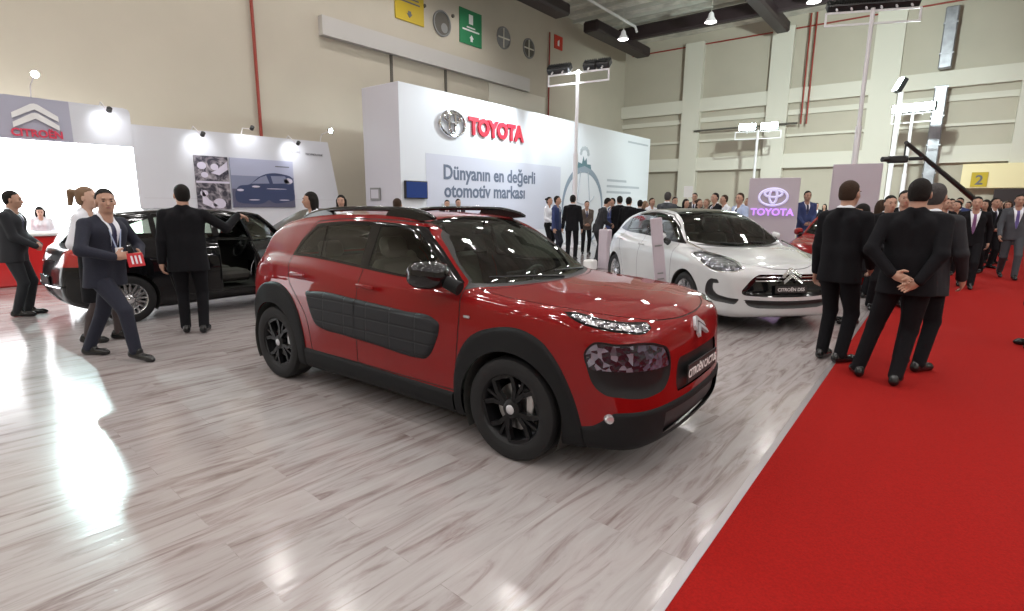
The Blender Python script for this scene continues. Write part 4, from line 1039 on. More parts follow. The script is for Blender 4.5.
# ------------------------------------------------------------ the hall
CAM=dict(f=538.302,pitch=.1871,roll=.0075,h=1.5528,yaw=.6661)
def _axes():
    pitch,roll,yaw=CAM['pitch'],CAM['roll'],CAM['yaw'];cy,sy=cos(yaw),sin(yaw)
    fw=A_([-sy*cos(pitch),cy*cos(pitch),-sin(pitch)]);r0=A_([cy,sy,0]);u0=np.cross(r0,fw)
    return fw,cos(roll)*r0+sin(roll)*u0,-sin(roll)*r0+cos(roll)*u0
FW,RT,UP=_axes()
def at(px,py,d): return A_([0,0,CAM['h']])+d*(FW+(px-512)/CAM['f']*RT+(305.5-py)/CAM['f']*UP)
def ground(px,d):
    X=(px-512)/CAM['f'];Y=(-CAM['h']/d-FW[2]-X*RT[2])/UP[2]
    return A_([0,0,CAM['h']])+d*(FW+X*RT+Y*UP)
def struct(b,name,m,smooth=False):
    o=b.build(name,m,None,smooth=smooth);o['kind']='structure';return o
def laminate():
    m=bpy.data.materials.new('laminate');m.use_nodes=True;nt=m.node_tree;b=nt.nodes['Principled BSDF'];N=nt.nodes.new;L=nt.links.new
    tc=N('ShaderNodeTexCoord');mp=N('ShaderNodeMapping');mp.inputs['Rotation'].default_value=(0,0,radians(-87));L(tc.outputs['Object'],mp.inputs[0])
    br=N('ShaderNodeTexBrick');br.inputs['Scale'].default_value=1;br.inputs['Brick Width'].default_value=1.3;br.inputs['Row Height'].default_value=.19;br.inputs['Mortar Size'].default_value=.0015
    br.inputs['Color1'].default_value=(0,0,0,1);br.inputs['Color2'].default_value=(1,1,1,1);br.offset=.37;L(mp.outputs[0],br.inputs['Vector'])
    # per-plank offset of the grain
    sc=N('ShaderNodeVectorMath');sc.operation='MULTIPLY';sc.inputs[1].default_value=(.9,7.0,1);L(mp.outputs[0],sc.inputs[0])
    ad=N('ShaderNodeVectorMath');ad.operation='ADD';L(sc.outputs[0],ad.inputs[0])
    mu=N('ShaderNodeVectorMath');mu.operation='MULTIPLY';mu.inputs[1].default_value=(31,17,7);L(br.outputs['Color'],mu.inputs[0]);L(mu.outputs[0],ad.inputs[1])
    n1=N('ShaderNodeTexNoise');n1.inputs['Scale'].default_value=1.5;n1.inputs['Detail'].default_value=8;n1.inputs['Roughness'].default_value=.62;n1.inputs['Distortion'].default_value=1.1;L(ad.outputs[0],n1.inputs['Vector'])
    r=N('ShaderNodeValToRGB');e=r.color_ramp.elements;e[0].position=.30;e[0].color=(.19,.145,.14,1);e[1].position=.50;e[1].color=(.37,.335,.33,1)
    q=e.new(.40);q.color=(.29,.245,.24,1);q=e.new(.72);q.color=(.42,.39,.385,1)
    L(n1.outputs['Fac'],r.inputs[0])
    # plank joints
    mx=N('ShaderNodeMix');mx.data_type='RGBA';mx.blend_type='MIX';L(r.outputs[0],mx.inputs[6]);mx.inputs[7].default_value=(.2,.17,.16,1)
    ml=N('ShaderNodeMath');ml.operation='MULTIPLY';ml.inputs[1].default_value=.08;L(br.outputs['Fac'],ml.inputs[0]);L(ml.outputs[0],mx.inputs[0])
    # slight tone difference per plank
    m2=N('ShaderNodeMix');m2.data_type='RGBA';m2.blend_type='MULTIPLY';m2.inputs[0].default_value=1
    mr=N('ShaderNodeMapRange');mr.inputs[3].default_value=.96;mr.inputs[4].default_value=1.03;L(br.outputs['Color'],mr.inputs[0]);L(mx.outputs[2],m2.inputs[6]);L(mr.outputs[0],m2.inputs[7])
    L(m2.outputs[2],b.inputs['Base Color'])
    b.inputs['Roughness'].default_value=.15;b.inputs['Specular IOR Level'].default_value=.5
    nb=N('ShaderNodeTexNoise');nb.inputs['Scale'].default_value=2.5;L(ad.outputs[0],nb.inputs['Vector']);bp=N('ShaderNodeBump');bp.inputs['Strength'].default_value=.12;bp.inputs['Distance'].default_value=.01
    L(nb.outputs['Fac'],bp.inputs['Height']);L(bp.outputs[0],b.inputs['Normal'])
    return m
def env_mats():
    M['wall']=mat('wall',(.50,.455,.375),.85,noise=(.6,.05));M['wall_lt']=mat('wall_lt',(.66,.63,.55),.8);M['wall_dk']=mat('wall_dk',(.10,.09,.075),.7)
    M['band']=mat('band',(.50,.48,.46),.6);M['ceiling']=mat('ceiling',(.62,.60,.54),.9,noise=(2,.3));M['truss']=mat('truss',(.5,.5,.45),.6)
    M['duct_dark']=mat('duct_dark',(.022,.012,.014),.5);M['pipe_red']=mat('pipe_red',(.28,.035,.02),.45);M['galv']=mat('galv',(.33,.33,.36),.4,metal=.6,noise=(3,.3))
    M['laminate']=laminate();M['carpet']=mat('carpet',(.30,.006,.004),1,spec=.2,noise=(90,.18),bump=(260,.5));M['floor_grey']=mat('floor_grey',(.25,.25,.24),.5)
    M['edge']=mat('edge',(.45,.42,.43),.35,metal=.6)
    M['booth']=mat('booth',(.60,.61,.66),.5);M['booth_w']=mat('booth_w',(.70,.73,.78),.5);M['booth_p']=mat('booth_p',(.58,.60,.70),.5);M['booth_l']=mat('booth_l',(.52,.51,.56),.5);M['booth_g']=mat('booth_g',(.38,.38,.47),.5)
    M['screen_w']=mat('screen_w',(.9,.9,.9),.5,emit=(.93,.97,1),es=4.5)
    M['toy_red']=mat('toy_red',(.62,.02,.05),.5);M['txt_grey']=mat('txt_grey',(.13,.16,.23),.6);M['txt_dk']=mat('txt_dk',(.12,.12,.14),.6);M['cit_red']=mat('cit_red',(.65,.05,.10),.5)
    M['led_blue']=mat('led_blue',(.01,.02,.06),.2,emit=(.02,.05,.22),es=.6)
    M['sign_y']=mat('sign_y',(.52,.37,.015),.6);M['sign_g']=mat('sign_g',(.02,.20,.08),.6);M['sign_r']=mat('sign_r',(.55,.04,.02),.6);M['white']=mat('white',(.75,.75,.75),.5)
    M['pole_w']=mat('pole_w',(.72,.70,.72),.35);M['lamp_blk']=mat('lamp_blk',(.012,.012,.013),.4)
    M['bulb']=mat('bulb',(1,1,1),.5,emit=(1,.97,.95),es=28);M['flood']=mat('flood',(1,1,1),.5,emit=(.80,1,.97),es=40);M['shade']=mat('shade',(.7,.7,.7),.4,emit=(1,1,1),es=.25)
    M['counter_red']=mat('counter_red',(.50,.012,.012),.3,coat=.5);M['lilac']=mat('lilac',(.47,.41,.46),.5)
    M['neon']=mat('neon',(.55,.3,.8),.4,emit=(.62,.30,.95),es=.9);M['neon_lt']=mat('neon_lt',(.7,.7,.9),.3,emit=(.6,.5,.85),es=.45)
    M['pic_dk']=pic_mat('pic_dk',(.035,.032,.05),(.42,.38,.42),3.2);M['pic_sky']=mat('pic_sky',(.40,.42,.56),.4);M['pic_road']=mat('pic_road',(.10,.10,.16),.4);M['pic_car']=mat('pic_car',(.045,.06,.13),.3);M['pic_lt']=mat('pic_lt',(.6,.56,.68),.4);M['pic_sea']=mat('pic_sea',(.22,.24,.35),.4)
    M['teal']=mat('teal',(.06,.16,.20),.5);M['ring']=mat('ring',(.22,.28,.36),.4);M['ring_lt']=mat('ring_lt',(.42,.46,.52),.4)
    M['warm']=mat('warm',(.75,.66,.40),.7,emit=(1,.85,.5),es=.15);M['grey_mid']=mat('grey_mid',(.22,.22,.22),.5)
    M['leaf_red']=mat('leaf_red',(.5,.01,.02),.5)
def pic_mat(name,a,b,sc):
    m=mat(name,a,.4);nt=m.node_tree;bs=nt.nodes['Principled BSDF'];tc=nt.nodes.new('ShaderNodeTexCoord');n=nt.nodes.new('ShaderNodeTexNoise');n.inputs['Scale'].default_value=sc;n.inputs['Detail'].default_value=3;n.inputs['Distortion'].default_value=2
    r=nt.nodes.new('ShaderNodeValToRGB');r.color_ramp.elements[0].position=.45;r.color_ramp.elements[0].color=(*a,1);r.color_ramp.elements[1].position=.68;r.color_ramp.elements[1].color=(*b,1)
    nt.links.new(tc.outputs['Object'],n.inputs['Vector']);nt.links.new(n.outputs['Fac'],r.inputs[0]);nt.links.new(r.outputs[0],bs.inputs['Base Color']);return m
LW,YB,CZ=-16.0,31.2,10.42
def box2(x0,x1,y0,y1,z0,z1,b=None):
    b=b or MB();return b.box(((x0+x1)/2,(y0+y1)/2,(z0+z1)/2),(x1-x0,y1-y0,z1-z0))
def spot(name,loc,target,energy,size,blend=.6,rad=.15,col=(1,1,1),parent=None):
    l=bpy.data.lights.new(name,'SPOT');l.energy=energy;l.spot_size=radians(size);l.spot_blend=blend;l.shadow_soft_size=rad;l.color=col
    o=link(bpy.data.objects.new(name,l));o.location=loc
    from mathutils import Vector
    o.rotation_euler=(Vector(target)-Vector(loc)).to_track_quat('-Z','Y').to_euler();return o
def build_hall():
    struct(box2(-16,-.70,-14,31.2,-.1,0),'floor',M['laminate'])
    struct(box2(3.6,22,-14,31.2,-.1,0),'floor',M['floor_grey'])
    c=box2(-.66,3.6,-14,31.2,-.1,.004).build('red_carpet',M['carpet']);tag(c,'wide red carpet aisle running the length of the hall beside the laminate floor','carpet')
    c=box2(-.70,-.66,-14,31.2,-.1,.006).build('edge_strip',M['edge']);tag(c,'thin grey metal strip between pale laminate and red carpet','strip')
    # left wall with the round vent holes, back wall in panels
    struct(box2(LW-.3,LW,-14,31.5,0,CZ+.4),'wall_left',M['wall'])
    struct(box2(LW,22,YB,YB+.3,0,CZ+.4),'wall_back',M['wall']);struct(box2(22,22.3,-14,31.5,0,CZ+.4),'wall_right',M['wall']);struct(box2(LW,22,-14.3,-14,0,CZ+.4),'wall_front',M['wall'])
    # panels and rails on the back wall
    n=0
    cols=[(-12.2,-11.2),(-7.75,-6.75),(-3.35,-2.25),(1.9,2.9),(6.3,7.3),(10.8,11.8),(15.2,16.2)]
    for x0,x1 in cols:
        n+=1;struct(box2(x0,x1,YB-.35,YB,0,10.25),'trim_%d'%n,M['wall_lt'])
    edges=[LW]+[v for c_ in cols for v in c_]+[22]
    for i in range(0,len(edges)-1,2):
        a,b_=edges[i],edges[i+1]
        n+=1;struct(box2(a,b_,YB-.30,YB,6.62,7.30),'trim_%d'%n,M['wall_lt'])
        n+=1;struct(box2(a,b_,YB-.12,YB,6.05,6.30),'trim_%d'%n,M['wall_lt'])
        n+=1;struct(box2(a,b_,YB-.30,YB,3.45,4.15),'trim_%d'%n,M['wall_lt'])
    n+=1;struct(box2(LW,22,YB-.15,YB,5.0,5.12),'trim_%d'%n,M['wall_lt'])
    # ceiling deck, ribs
    struct(box2(LW,22,-14,31.3,CZ+.35,CZ+.5),'ceiling',M['ceiling'])
    b=MB()
    for k in range(40): b=box2(LW,22,29.6-1.1*k,29.75-1.1*k,CZ+.20,CZ+.35,b)
    o=b.build('ceiling_ribs',M['truss']);tag(o,'corrugated grey roof deck ribs under the hall ceiling','ceiling ribs',kind='stuff')
    for y in (14.5,):
        t=empty('roof_truss',(3,y,CZ-.2),0,'pale steel roof truss across the hall above the red crossover','truss')
        for z in (-.25,.35):
            bb=MB();bb.box((0,0,z),(37.8,.1,.1));bb.build('chord',M['truss'],t)
        bb=MB()
        for k in range(24): bb.tube([(-18.5+k*1.55,0,-.25),(-18.5+(k+.5)*1.55,0,.35),(-18.5+(k+1)*1.55,0,-.25)],.03,6)
        bb.build('web',M['truss'],t)
    # dark ducts
    duct=lambda *a:box2(*a)
    for i,(a,lab) in enumerate([((-14.2,21.9,26.6,27.0,9.72,10.35),'long dark duct under the ceiling along the back wall'),
              ((-14.3,-13.5,13.0,21.1,9.45,9.95),'long dark duct segment above the round wall vents'),
              ((-14.3,-13.5,23.4,29.2,9.45,9.95),'short dark duct stub left of the first hanging lamp'),
              ((-7.2,-6.6,17.0,29.2,9.5,10.0),'dark duct crossing under the ceiling above the second wall column'),
              ((1.3,1.9,15.0,29.2,9.5,10.0),'dark duct crossing the ceiling at the right of the hall')]):
        bb=MB();x0,x1,y0,y1,z0,z1=a;bb.box(((x0+x1)/2,(y0+y1)/2,(z0+z1)/2),(x1-x0,y1-y0,z1-z0),bev=.08);o=bb.build('ceiling_duct',M['duct_dark']);tag(o,lab,'duct')
    # left wall furniture
    o=box2(LW+.0,LW+.22,10.47,21.3,6.68,7.25).build('rail_cover',M['band']);tag(o,'long pale grey rail cover of the sliding doors high on the left wall','rail cover')
    for i,(y,lab) in enumerate(((13.3,'left joint'),(16.0,'middle joint'))):
        o=box2(LW,LW+.05,y-.05,y+.05,0,6.68).build('door_joint',M['wall_dk']);tag(o,'dark vertical %s of the sliding wall doors below the rail cover'%lab,'joint')
    struct(box2(LW,LW+.03,18.6,22.8,0,6.66),'trim_90',M['wall_lt'])
    vents=[(15.85,8.33,.47,'large round open vent hole between yellow and green wall signs',1),(19.6,8.66,.46,'grey round vent with cross bars right of the green sign',0),(21.45,8.62,.44,'dark round vent with cross bars, nearest the red sign',0)]
    for y,z,r,lab,op in vents:
        t=empty('round_vent',(LW,y,z),0,lab,'vent')
        b=MB();b.lathe([(r,.0),(r,.05),(r-.05,.06),(r-.07,.01)],ax=0,n=28);b.build('rim',M['grey_mid'],t,smooth='auto')
        b=MB();b.lathe([(0,.012),(r-.05,.012)],ax=0,n=28);b.build('opening',M['wall_dk'] if r!=.46 else M['grey_mid'],t)
        if not op:
            b=MB();b.box((.03,0,0),(.03,2*r-.1,.05));b.box((.03,0,0),(.03,.05,2*r-.1));b.build('cross_bars',M['wall_lt'],t)
        else:
            b=MB();b.lathe([(0,.03),(r*.38,.03)],c=(0,.12,-.14),ax=0,n=20);b.build('flap',M['grey_mid'],t)
    for y,z in ((14.95,8.72),(16.45,8.75)):
        b=MB();b.lathe([(.0,.06),(.06,.06),(.07,0)],ax=0,n=12);o=b.build('wall_socket',M['wall_dk'],smooth='auto');o.location=(LW,y,z);tag(o,'small dark round wall fitting %s the large open vent'%('left of' if y<15.5 else 'right of'),'fitting')
    def RX(x): return ((0,1,0),(0,0,1),(1,0,0))
    s=box2(LW,LW+.04,13.55,14.9,7.97,9.6).build('wall_sign',M['sign_y']);tag(s,'yellow hanging notice with a black arrow on the left wall','sign')
    b=MB();b.prism([(-.10,.12),(.10,.12),(.10,0),(.2,0),(0,-.2),(-.2,0),(-.10,0)],0,.01,lambda u,v,h:(LW+.041+h,14.2+u*.7,8.25+v*.7));b.build('arrow',M['txt_dk'],s)
    b=MB()
    for z,w in ((8.75,.45),(8.62,.5),(8.95,.4)): b.box((LW+.045,14.2,z),(.008,w*2,.05))
    b.build('lettering',M['txt_dk'],s)
    s=box2(LW,LW+.04,16.82,18.13,7.9,9.2).build('wall_sign',M['sign_g']);tag(s,'green notice with white symbol and arrow on the left wall','sign')
    b=MB();b.box((LW+.045,17.47,8.86),(.008,.24,.36));b.build('symbol',M['white'],s)
    b=MB();b.box((LW+.045,17.47,8.55),(.008,.5,.05));b.box((LW+.045,17.47,8.44),(.008,1.0,.06));b.build('lettering',M['white'],s)
    b=MB();b.prism([(-.08,-.15),(.08,-.15),(.08,0),(.16,0),(0,.16),(-.16,0),(-.08,0)],0,.01,lambda u,v,h:(LW+.041+h,17.5+u*.8,8.15+v*.8));b.build('arrow',M['white'],s)
    s=box2(LW,LW+.04,23.55,24.25,9.1,9.72).build('wall_sign',M['sign_r']);tag(s,'small red notice with white symbol near the hall corner','sign')
    b=MB();b.prism([(-.1,-.15),(.05,-.15),(.05,.15),(-.1,.05)],0,.01,lambda u,v,h:(LW+.041+h,23.9+u,9.4+v));b.build('symbol',M['white'],s)
    for pts,lab in (([(LW+.08,8.33,3.0),(LW+.08,8.33,10.3)],'thin red vertical pipe on the left wall above the stand'),([(LW+.08,23.05,3.5),(LW+.08,23.05,9.68)],'dark red pipe beside the small red notice'),
                    ([(-15.5,YB-.1,10.15),(21,YB-.1,10.1)],'thin dark red pipe high along the back wall'),
                    ([(-6.05,YB-.5,10.6),(-6.05,YB-.5,5.52)],'left one of two red drop pipes on the back wall'),([(-5.80,YB-.5,10.6),(-5.80,YB-.5,5.52)],'right one of two red drop pipes on the back wall')):
        b=MB();b.tube(pts,.038 if pts[0][2]>4 or pts[0][1]>20 else .045,10);o=b.build('pipe',M['pipe_red'],smooth='auto');tag(o,lab,'pipe')
    b=MB();b.tube([(-11.4,YB-.45,5.58),(-6.2,YB-.45,5.60)],.05,8);o=b.build('cable_rail',M['wall_dk'],smooth='auto');tag(o,'long thin black rail fixed across the back wall','rail')
    for z0,z1,lab in ((7.35,9.8,'upper length of silver duct on the back wall'),(0,6.66,'lower length of silver duct on the back wall')):
        b=MB();b.box((-.68,YB-.55,(z0+z1)/2),(.46,.35,z1-z0),bev=.04)
        o=b.build('vertical_duct',M['galv']);tag(o,lab,'duct')
        m=MB()
        for z in np.arange(z0+.6,z1,1.2): m.box((-.68,YB-.55,z),(.50,.39,.06))
        m.build('flange',M['galv'],o)
    # entrance at the right: lintel with the doorway's warm light put into its glowing colour
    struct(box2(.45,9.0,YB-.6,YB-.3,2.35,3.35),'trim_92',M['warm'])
    s=box2(.78,1.32,YB-.66,YB-.62,2.40,3.0).build('number_sign',M['sign_y']);tag(s,'yellow sign with the number 2 above the hall entrance','sign')
    text_mesh('2',.55,.004,'digit',M['txt_dk'],s,(((1,0,0),(0,0,1),(0,-1,0)),(1.05,YB-.665,2.66)),bold=.01)
    o=box2(1.6,6.0,YB-.5,YB-.35,0,2.3).build('doorway_opening',M['duct_dark']);tag(o,'dark entrance opening under the warm glowing lintel','doorway')
def roof_pipe():
    b=MB();b.tube([(-12.9,12,10.1),(-12.9,26.0,10.1),(-12.9,26.2,9.9)],.06,8);o=b.build('pipe',M['white'],smooth='auto');tag(o,'white pipe under the roof deck between the dark duct segments','pipe')
def lamp_grid():
    t0=None;k=0
    for i in range(12):
        for j in range(11):
            x=-13+4.15*i;y=25-5.2*j
            if i==2 and j==0: x=-4.9
            if j>0: x=-14.2+3.15*i;y=16.6-3.2*(j-1)
            if j==0 and i>8: continue
            if t0 is None:
                t=empty('high_bay_lamp',(x,y,9.3),0);b=MB();b.lathe([(.05,.42),(.10,.36),(.13,.22),(.26,.02),(.25,0),(.12,.2),(.05,.34)],ax=2,n=20);b.build('shade',M['shade'],t,smooth='auto')
                b=MB();b.lathe([(0,-.03),(.12,-.02),(.20,.03),(.14,.15),(0,.18)],ax=2,n=16);b.build('bulb',M['bulb'],t,smooth='auto')
                b=MB();b.tube([(0,0,.4),(0,0,1.3)],.02,6);b.build('suspension_rod',M['truss'],t);t0=t
            else:
                t=t0.copy();link(t);t.location=(x,y,9.3)
                for c in t0.children: d=c.copy();link(d);d.parent=t
            lab='bell shaped high bay lamp hanging from the hall ceiling outside the view'
            if j==0 and i<3: lab=('leftmost','middle','rightmost')[i]+' of the three lit bell lamps hanging before the back wall'
            tag(t,lab,'lamp','high bay lamps in the hall ceiling')
            l=bpy.data.lights.get('hb')
            if l is None: l=bpy.data.lights.new('hb','SPOT');l.energy=LAMP;l.spot_size=radians(168);l.spot_blend=.5;l.shadow_soft_size=.09;l.color=(1,.97,.94)
            o=link(bpy.data.objects.new('lamp_light',l));o.location=(x,y,9.22)
def wall_box_text(b,y0,y1,z,h,x): b.box((x,(y0+y1)/2,z),(.006,y1-y0,h))
def build_citroen():
    X=-14.5
    t=empty('display_wall',(X-.1,2,0),0,'long white display wall with a glowing panel, logo and car posters behind the black hatchback','display wall')
    P=lambda b,n,m,**k:(b.build(n,m,None,**k))
    def child(b,n,m,par=t,**k):
        o=b.build(n,m,par,**k);o.location=-A_(par.location) if par is t else (0,0,0);return o
    b=box2(X-.2,X,-5,3.52,2.74,3.56);hd=child(b,'header_panel',M['booth_g'])
    b=MB();b.prism([(3.52,2.74),(4.6,2.74),(4.6,3.48),(4.56,3.54),(4.48,3.56),(3.52,3.56)],X-.2,X,lambda u,v,h:(h,u,v));child(b,'header_panel',M['booth'])
    b=box2(X-.2,X-.05,-5,4.6,0,2.74);child(b,'light_box',M['screen_w'])
    b=MB();b.prism([(4.6,0),(10.2,0),(9.9,1.62),(9.6,3.29),(4.6,3.24)],X-.2,X-.02,lambda u,v,h:(h,u,v));w=child(b,'white_panel',M['booth'])
    b=MB();b.box((X-.018,7.2,1.62),(.006,5.0,.012));child(b,'panel_joint',M['booth_l'])
    ch=chevrons(None,(X+.02,2.95,3.20),(0,0,1),(1,0,0),.72,M['white'],'chevron_logo',vs=.68);ch.parent=t;ch.location=-A_(t.location)
    o=text_mesh('CITROËN',.20,.01,'logo_lettering',M['cit_red'],t,(((0,1,0),(0,0,1),(1,0,0)),tuple(A_([X+.02,2.95,2.86])-A_(t.location))),bold=.006,sx=.95)
    o=text_mesh('CRÉATIVE',.085,.004,'slogan_lettering',M['booth_l'],t,(((0,1,0),(0,0,1),(1,0,0)),tuple(A_([X,8.52,2.93])-A_(t.location))),sx=.9)
    o=text_mesh('TECHNOLOGIE',.085,.004,'slogan_lettering',M['txt_dk'],t,(((0,1,0),(0,0,1),(1,0,0)),tuple(A_([X,9.12,2.90])-A_(t.location))),sx=.95)
    # posters
    p=box2(X-.02,X+.02,5.84,6.64,1.36,2.66).build('poster',M['pic_dk']);tag(p,'tall dark poster of car interior details on the white display wall','poster')
    b=box2(X+.02,X+.024,5.84,6.64,2.0,2.05);b.build('divider',M['pic_lt'],p)
    b=MB()
    for (y,z,r) in ((6.0,2.42,.09),(6.05,2.2,.07),(6.3,2.4,.08),(6.0,1.75,.08),(6.35,1.5,.13)): 
        b.prism([(y+r*cos(a)*1.2,z+r*sin(a)) for a in np.linspace(0,2*pi,12,endpoint=False)],X+.02,X+.026,lambda u,v,h:(h,u,v))
    b.build('printed_highlights',M['pic_lt'],p)
    b=MB();b.prism([(6.2,2.25),(6.35,2.33),(6.62,2.55),(6.62,2.35),(6.4,2.2)],X+.02,X+.026,lambda u,v,h:(h,u,v));b.build('printed_seat',M['pic_lt'],p);b=MB();b.prism([(5.95,1.85),(6.1,1.6),(6.3,1.45),(6.2,1.38),(5.95,1.5)],X+.02,X+.026,lambda u,v,h:(h,u,v));b.build('printed_handle',M['pic_lt'],p)
    p=box2(X-.02,X+.02,6.69,8.42,1.40,2.66).build('poster',M['pic_sky']);tag(p,'wide blue poster of a dark hatchback on the white display wall','poster')
    b=box2(X+.02,X+.022,6.69,8.42,1.88,2.22);b.build('printed_sea',M['pic_sea'],p)
    b=box2(X+.02,X+.022,6.69,8.42,1.40,1.88);b.build('printed_road',M['pic_road'],p)
    car=[(6.78,1.58),(6.76,1.78),(6.86,1.94),(7.15,2.0),(7.42,2.20),(7.6,2.28),(8.1,2.30),(8.36,2.22),(8.40,1.9),(8.40,1.62),(8.2,1.56),(7.75,1.54),(7.65,1.60),(7.55,1.54),(7.1,1.50)]
    b=MB();b.prism(spline(car,.05).tolist(),X+.022,X+.026,lambda u,v,h:(h,u,v));b.build('printed_car',M['pic_car'],p)
    b=MB();b.prism([(7.2,2.02),(7.45,2.19),(7.62,2.25),(7.7,2.04)],X+.026,X+.029,lambda u,v,h:(h,u,v));b.prism([(7.8,2.04),(7.75,2.24),(8.15,2.25),(8.3,2.06)],X+.026,X+.029,lambda u,v,h:(h,u,v));b.build('printed_windows',M['pic_sea'],p)
    b=MB()
    for y,z,w,h in ((6.9,1.85,.18,.06),(7.32,1.95,.22,.05),(8.25,2.12,.26,.16),(7.25,1.6,.3,.03),(8.1,1.6,.3,.03),(7.9,1.9,.6,.02)): b.prism([(y+w/2*cos(a),z+h/2*sin(a)) for a in np.linspace(0,2*pi,12,endpoint=False)],X+.026,X+.029,lambda u,v,h_:(h_,u,v))
    b.build('printed_highlights',M['pic_lt'],p)
    b=MB();b.box((X+.024,8.1,2.5),(.006,.4,.025));b.build('lettering',M['txt_dk'],p)
    # arm spotlights on top of the wall
    for (y,z,zt,big,lab) in ((2.95,3.93,3.56,1,'leftmost spotlight above the chevron logo'),(4.08,3.40,3.56,0,'spotlight at the right end of the logo header'),(5.9,3.09,3.27,0,'spotlight above the dark poster'),(7.1,3.36,3.28,0,'spotlight between the two posters'),
                        (8.35,3.10,3.29,0,'spotlight above the small grey slogan'),(9.4,3.56,3.30,1,'bright spotlight at the right end of the display wall')):
        s=empty('arm_spotlight',(X-.1,y,zt),0,lab,'spotlight','spotlights along the display wall')
        b=MB();b.tube([(0,0,0),(.1,0,.12+(z-zt)*.3),(.55,0,z-zt)],.012,6);b.build('arm',M['pole_w'],s)
        r=.075 if big else .05
        b=MB();b.lathe([(0,-.09),(.05,-.09),(r,.0),(r-.008,.0),(0,-.03)],ax=0,n=16);h=b.build('lamp_head',M['lamp_blk'],s,smooth='auto');h.location=(.56,0,z-zt);h.rotation_euler=(0,radians(20 if big else 140),0)
        b=MB();b.lathe([(0,.004),(r-.01,.004)],ax=0,n=16);b.build('lamp_face',M['flood'],h)
        if big:
            spot('stand_spot',(X+.6,y,z),(X+10,y-6.2,0),FLOOD*(8 if y<4 else 1),76 if y<4 else 90,.35,.07,(.72,1,1))
        else:
            spot('wall_wash',(X+.42,y,z+.0),(X,y+.1,z-.25),22,110,.9,.04,(.95,.97,1))
    # reception counter
    c=empty('reception_counter',(-13.3,.6,0),0,'glossy red reception counter with white top by the glowing panel','counter')
    b=MB();b.box((0,0,.45),(.55,4.3,.90),bev=.03);b.build('body',M['counter_red'],c)
    b=MB();b.box((0,0,.93),(.68,4.4,.06),bev=.02);b.build('counter_top',M['white'],c)
def build_toyota():
    X0,X1,Y0,Y1,H=-13.6,-12.0,10.2,26.45,4.79
    b=box2(X0,X1,Y0,Y1,0,H);t=b.build('exhibition_wall',M['booth_w']);tag(t,'big white exhibition wall with red lettering and round chrome emblem','exhibition wall')
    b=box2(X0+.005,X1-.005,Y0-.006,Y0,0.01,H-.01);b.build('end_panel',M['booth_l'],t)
    b=box2(X1,X1+.006,11.15,18.3,.6,2.98);b.build('printed_panel',M['booth_p'],t)
    R=((0,1,0),(0,0,1),(1,0,0))
    def ell(cy,cz,ry,rz,r,n=40,dz=0):
        return [(X1+.05,cy+ry*cos(a),cz+rz*sin(a)) for a in np.linspace(0,2*pi,n+1)],r
    b=MB()
    for cy,cz,ry,rz in ((12.22,3.91,.53,.36),(12.22,4.07,.33,.14),(12.22,3.95,.14,.31)):
        p,_=ell(cy,cz,ry,rz,0);b.tube(p,.045,8,caps=False)
    o=b.build('oval_emblem',M['chrome'],t,smooth=True)
    text_mesh('TOYOTA',.70,.03,'red_lettering',M['toy_red'],t,(R,(X1+.03,14.38,3.92)),bold=.034,sx=.96)
    text_mesh('Dünyanın en değerli',.60,.004,'slogan_lettering',M['txt_grey'],t,(R,(X1+.01,14.22,2.46)),bold=.014,sx=.96)
    text_mesh('otomotiv markası',.60,.004,'slogan_lettering',M['txt_grey'],t,(R,(X1+.01,13.93,1.92)),bold=.014,sx=.96)
    for (y0,y1,z,h) in ((22.1,24.0,2.62,.10),(22.1,25.4,2.36,.10),(22.1,24.5,2.10,.10),(24.0,26.2,4.45,.08),(11.75,12.6,1.5,.08)):
        b=MB();wall_box_text(b,y0,y1,z,h,X1+.005);b.build('small_print',M['ring_lt'],t)
    # printed ring with a jewel
    cy,cz=20.1,1.45
    b=MB();n=48
    for (ro,ri,m_) in ((1.66,1.40,0),):
        for k in range(n):
            a0,a1=2*pi*k/n,2*pi*(k+1)/n
            w0=.10+.16*max(0,sin(a0));w1=.10+.16*max(0,sin(a1))
            b.prism([(cy+ro*cos(a0),cz+ro*sin(a0)),(cy+ro*cos(a1),cz+ro*sin(a1)),(cy+(ro-w1)*cos(a1),cz+(ro-w1)*sin(a1)),(cy+(ro-w0)*cos(a0),cz+(ro-w0)*sin(a0))][::1],X1,X1+.008,lambda u,v,h:(h,u,v))
    g=b.build('printed_ring',M['ring'],t)
    b=MB();b.tube([(X1+.006,cy+.95*sin(a),2.1-.55*cos(a)) for a in np.linspace(-1.2,1.2,14)],.02,6);b.tube([(X1+.006,cy-.3,2.9),(X1+.006,cy-.5,1.7)],.02,6);b.tube([(X1+.006,cy+.3,2.9),(X1+.006,cy+.5,1.7)],.02,6);b.build('printed_arc',M['ring_lt'],t)
    b=MB();b.prism([(cy-.55,3.0),(cy-.5,3.25),(cy-.2,3.2),(cy-.1,3.5),(cy,3.3),(cy+.15,3.45),(cy+.2,3.2),(cy+.5,3.2),(cy+.55,3.0),(cy,3.12)],X1,X1+.01,lambda u,v,h:(h,u,v));b.build('printed_crown',M['teal'],t)
    b=MB()
    for k in range(7):
        a=pi*k/6; b.prism([(cy+.3*cos(a)+.1*cos(q),3.62+.22*sin(a)+.09*sin(q)) for q in np.linspace(0,2*pi,7,endpoint=False)],X1,X1+.008,lambda u,v,h:(h,u,v))
    b.build('printed_jewel',M['ring_lt'],t)
    s=empty('wall_screen',(X1+.06,10.70,1.92),0,'dark blue flat screen on the left end of the white exhibition wall','screen')
    b=MB();b.box((0,0,0),(.08,.84,.50),bev=.01);b.build('frame',M['lamp_blk'],s);b=MB();b.box((.042,0,0),(.004,.78,.44));b.build('display',M['led_blue'],s)
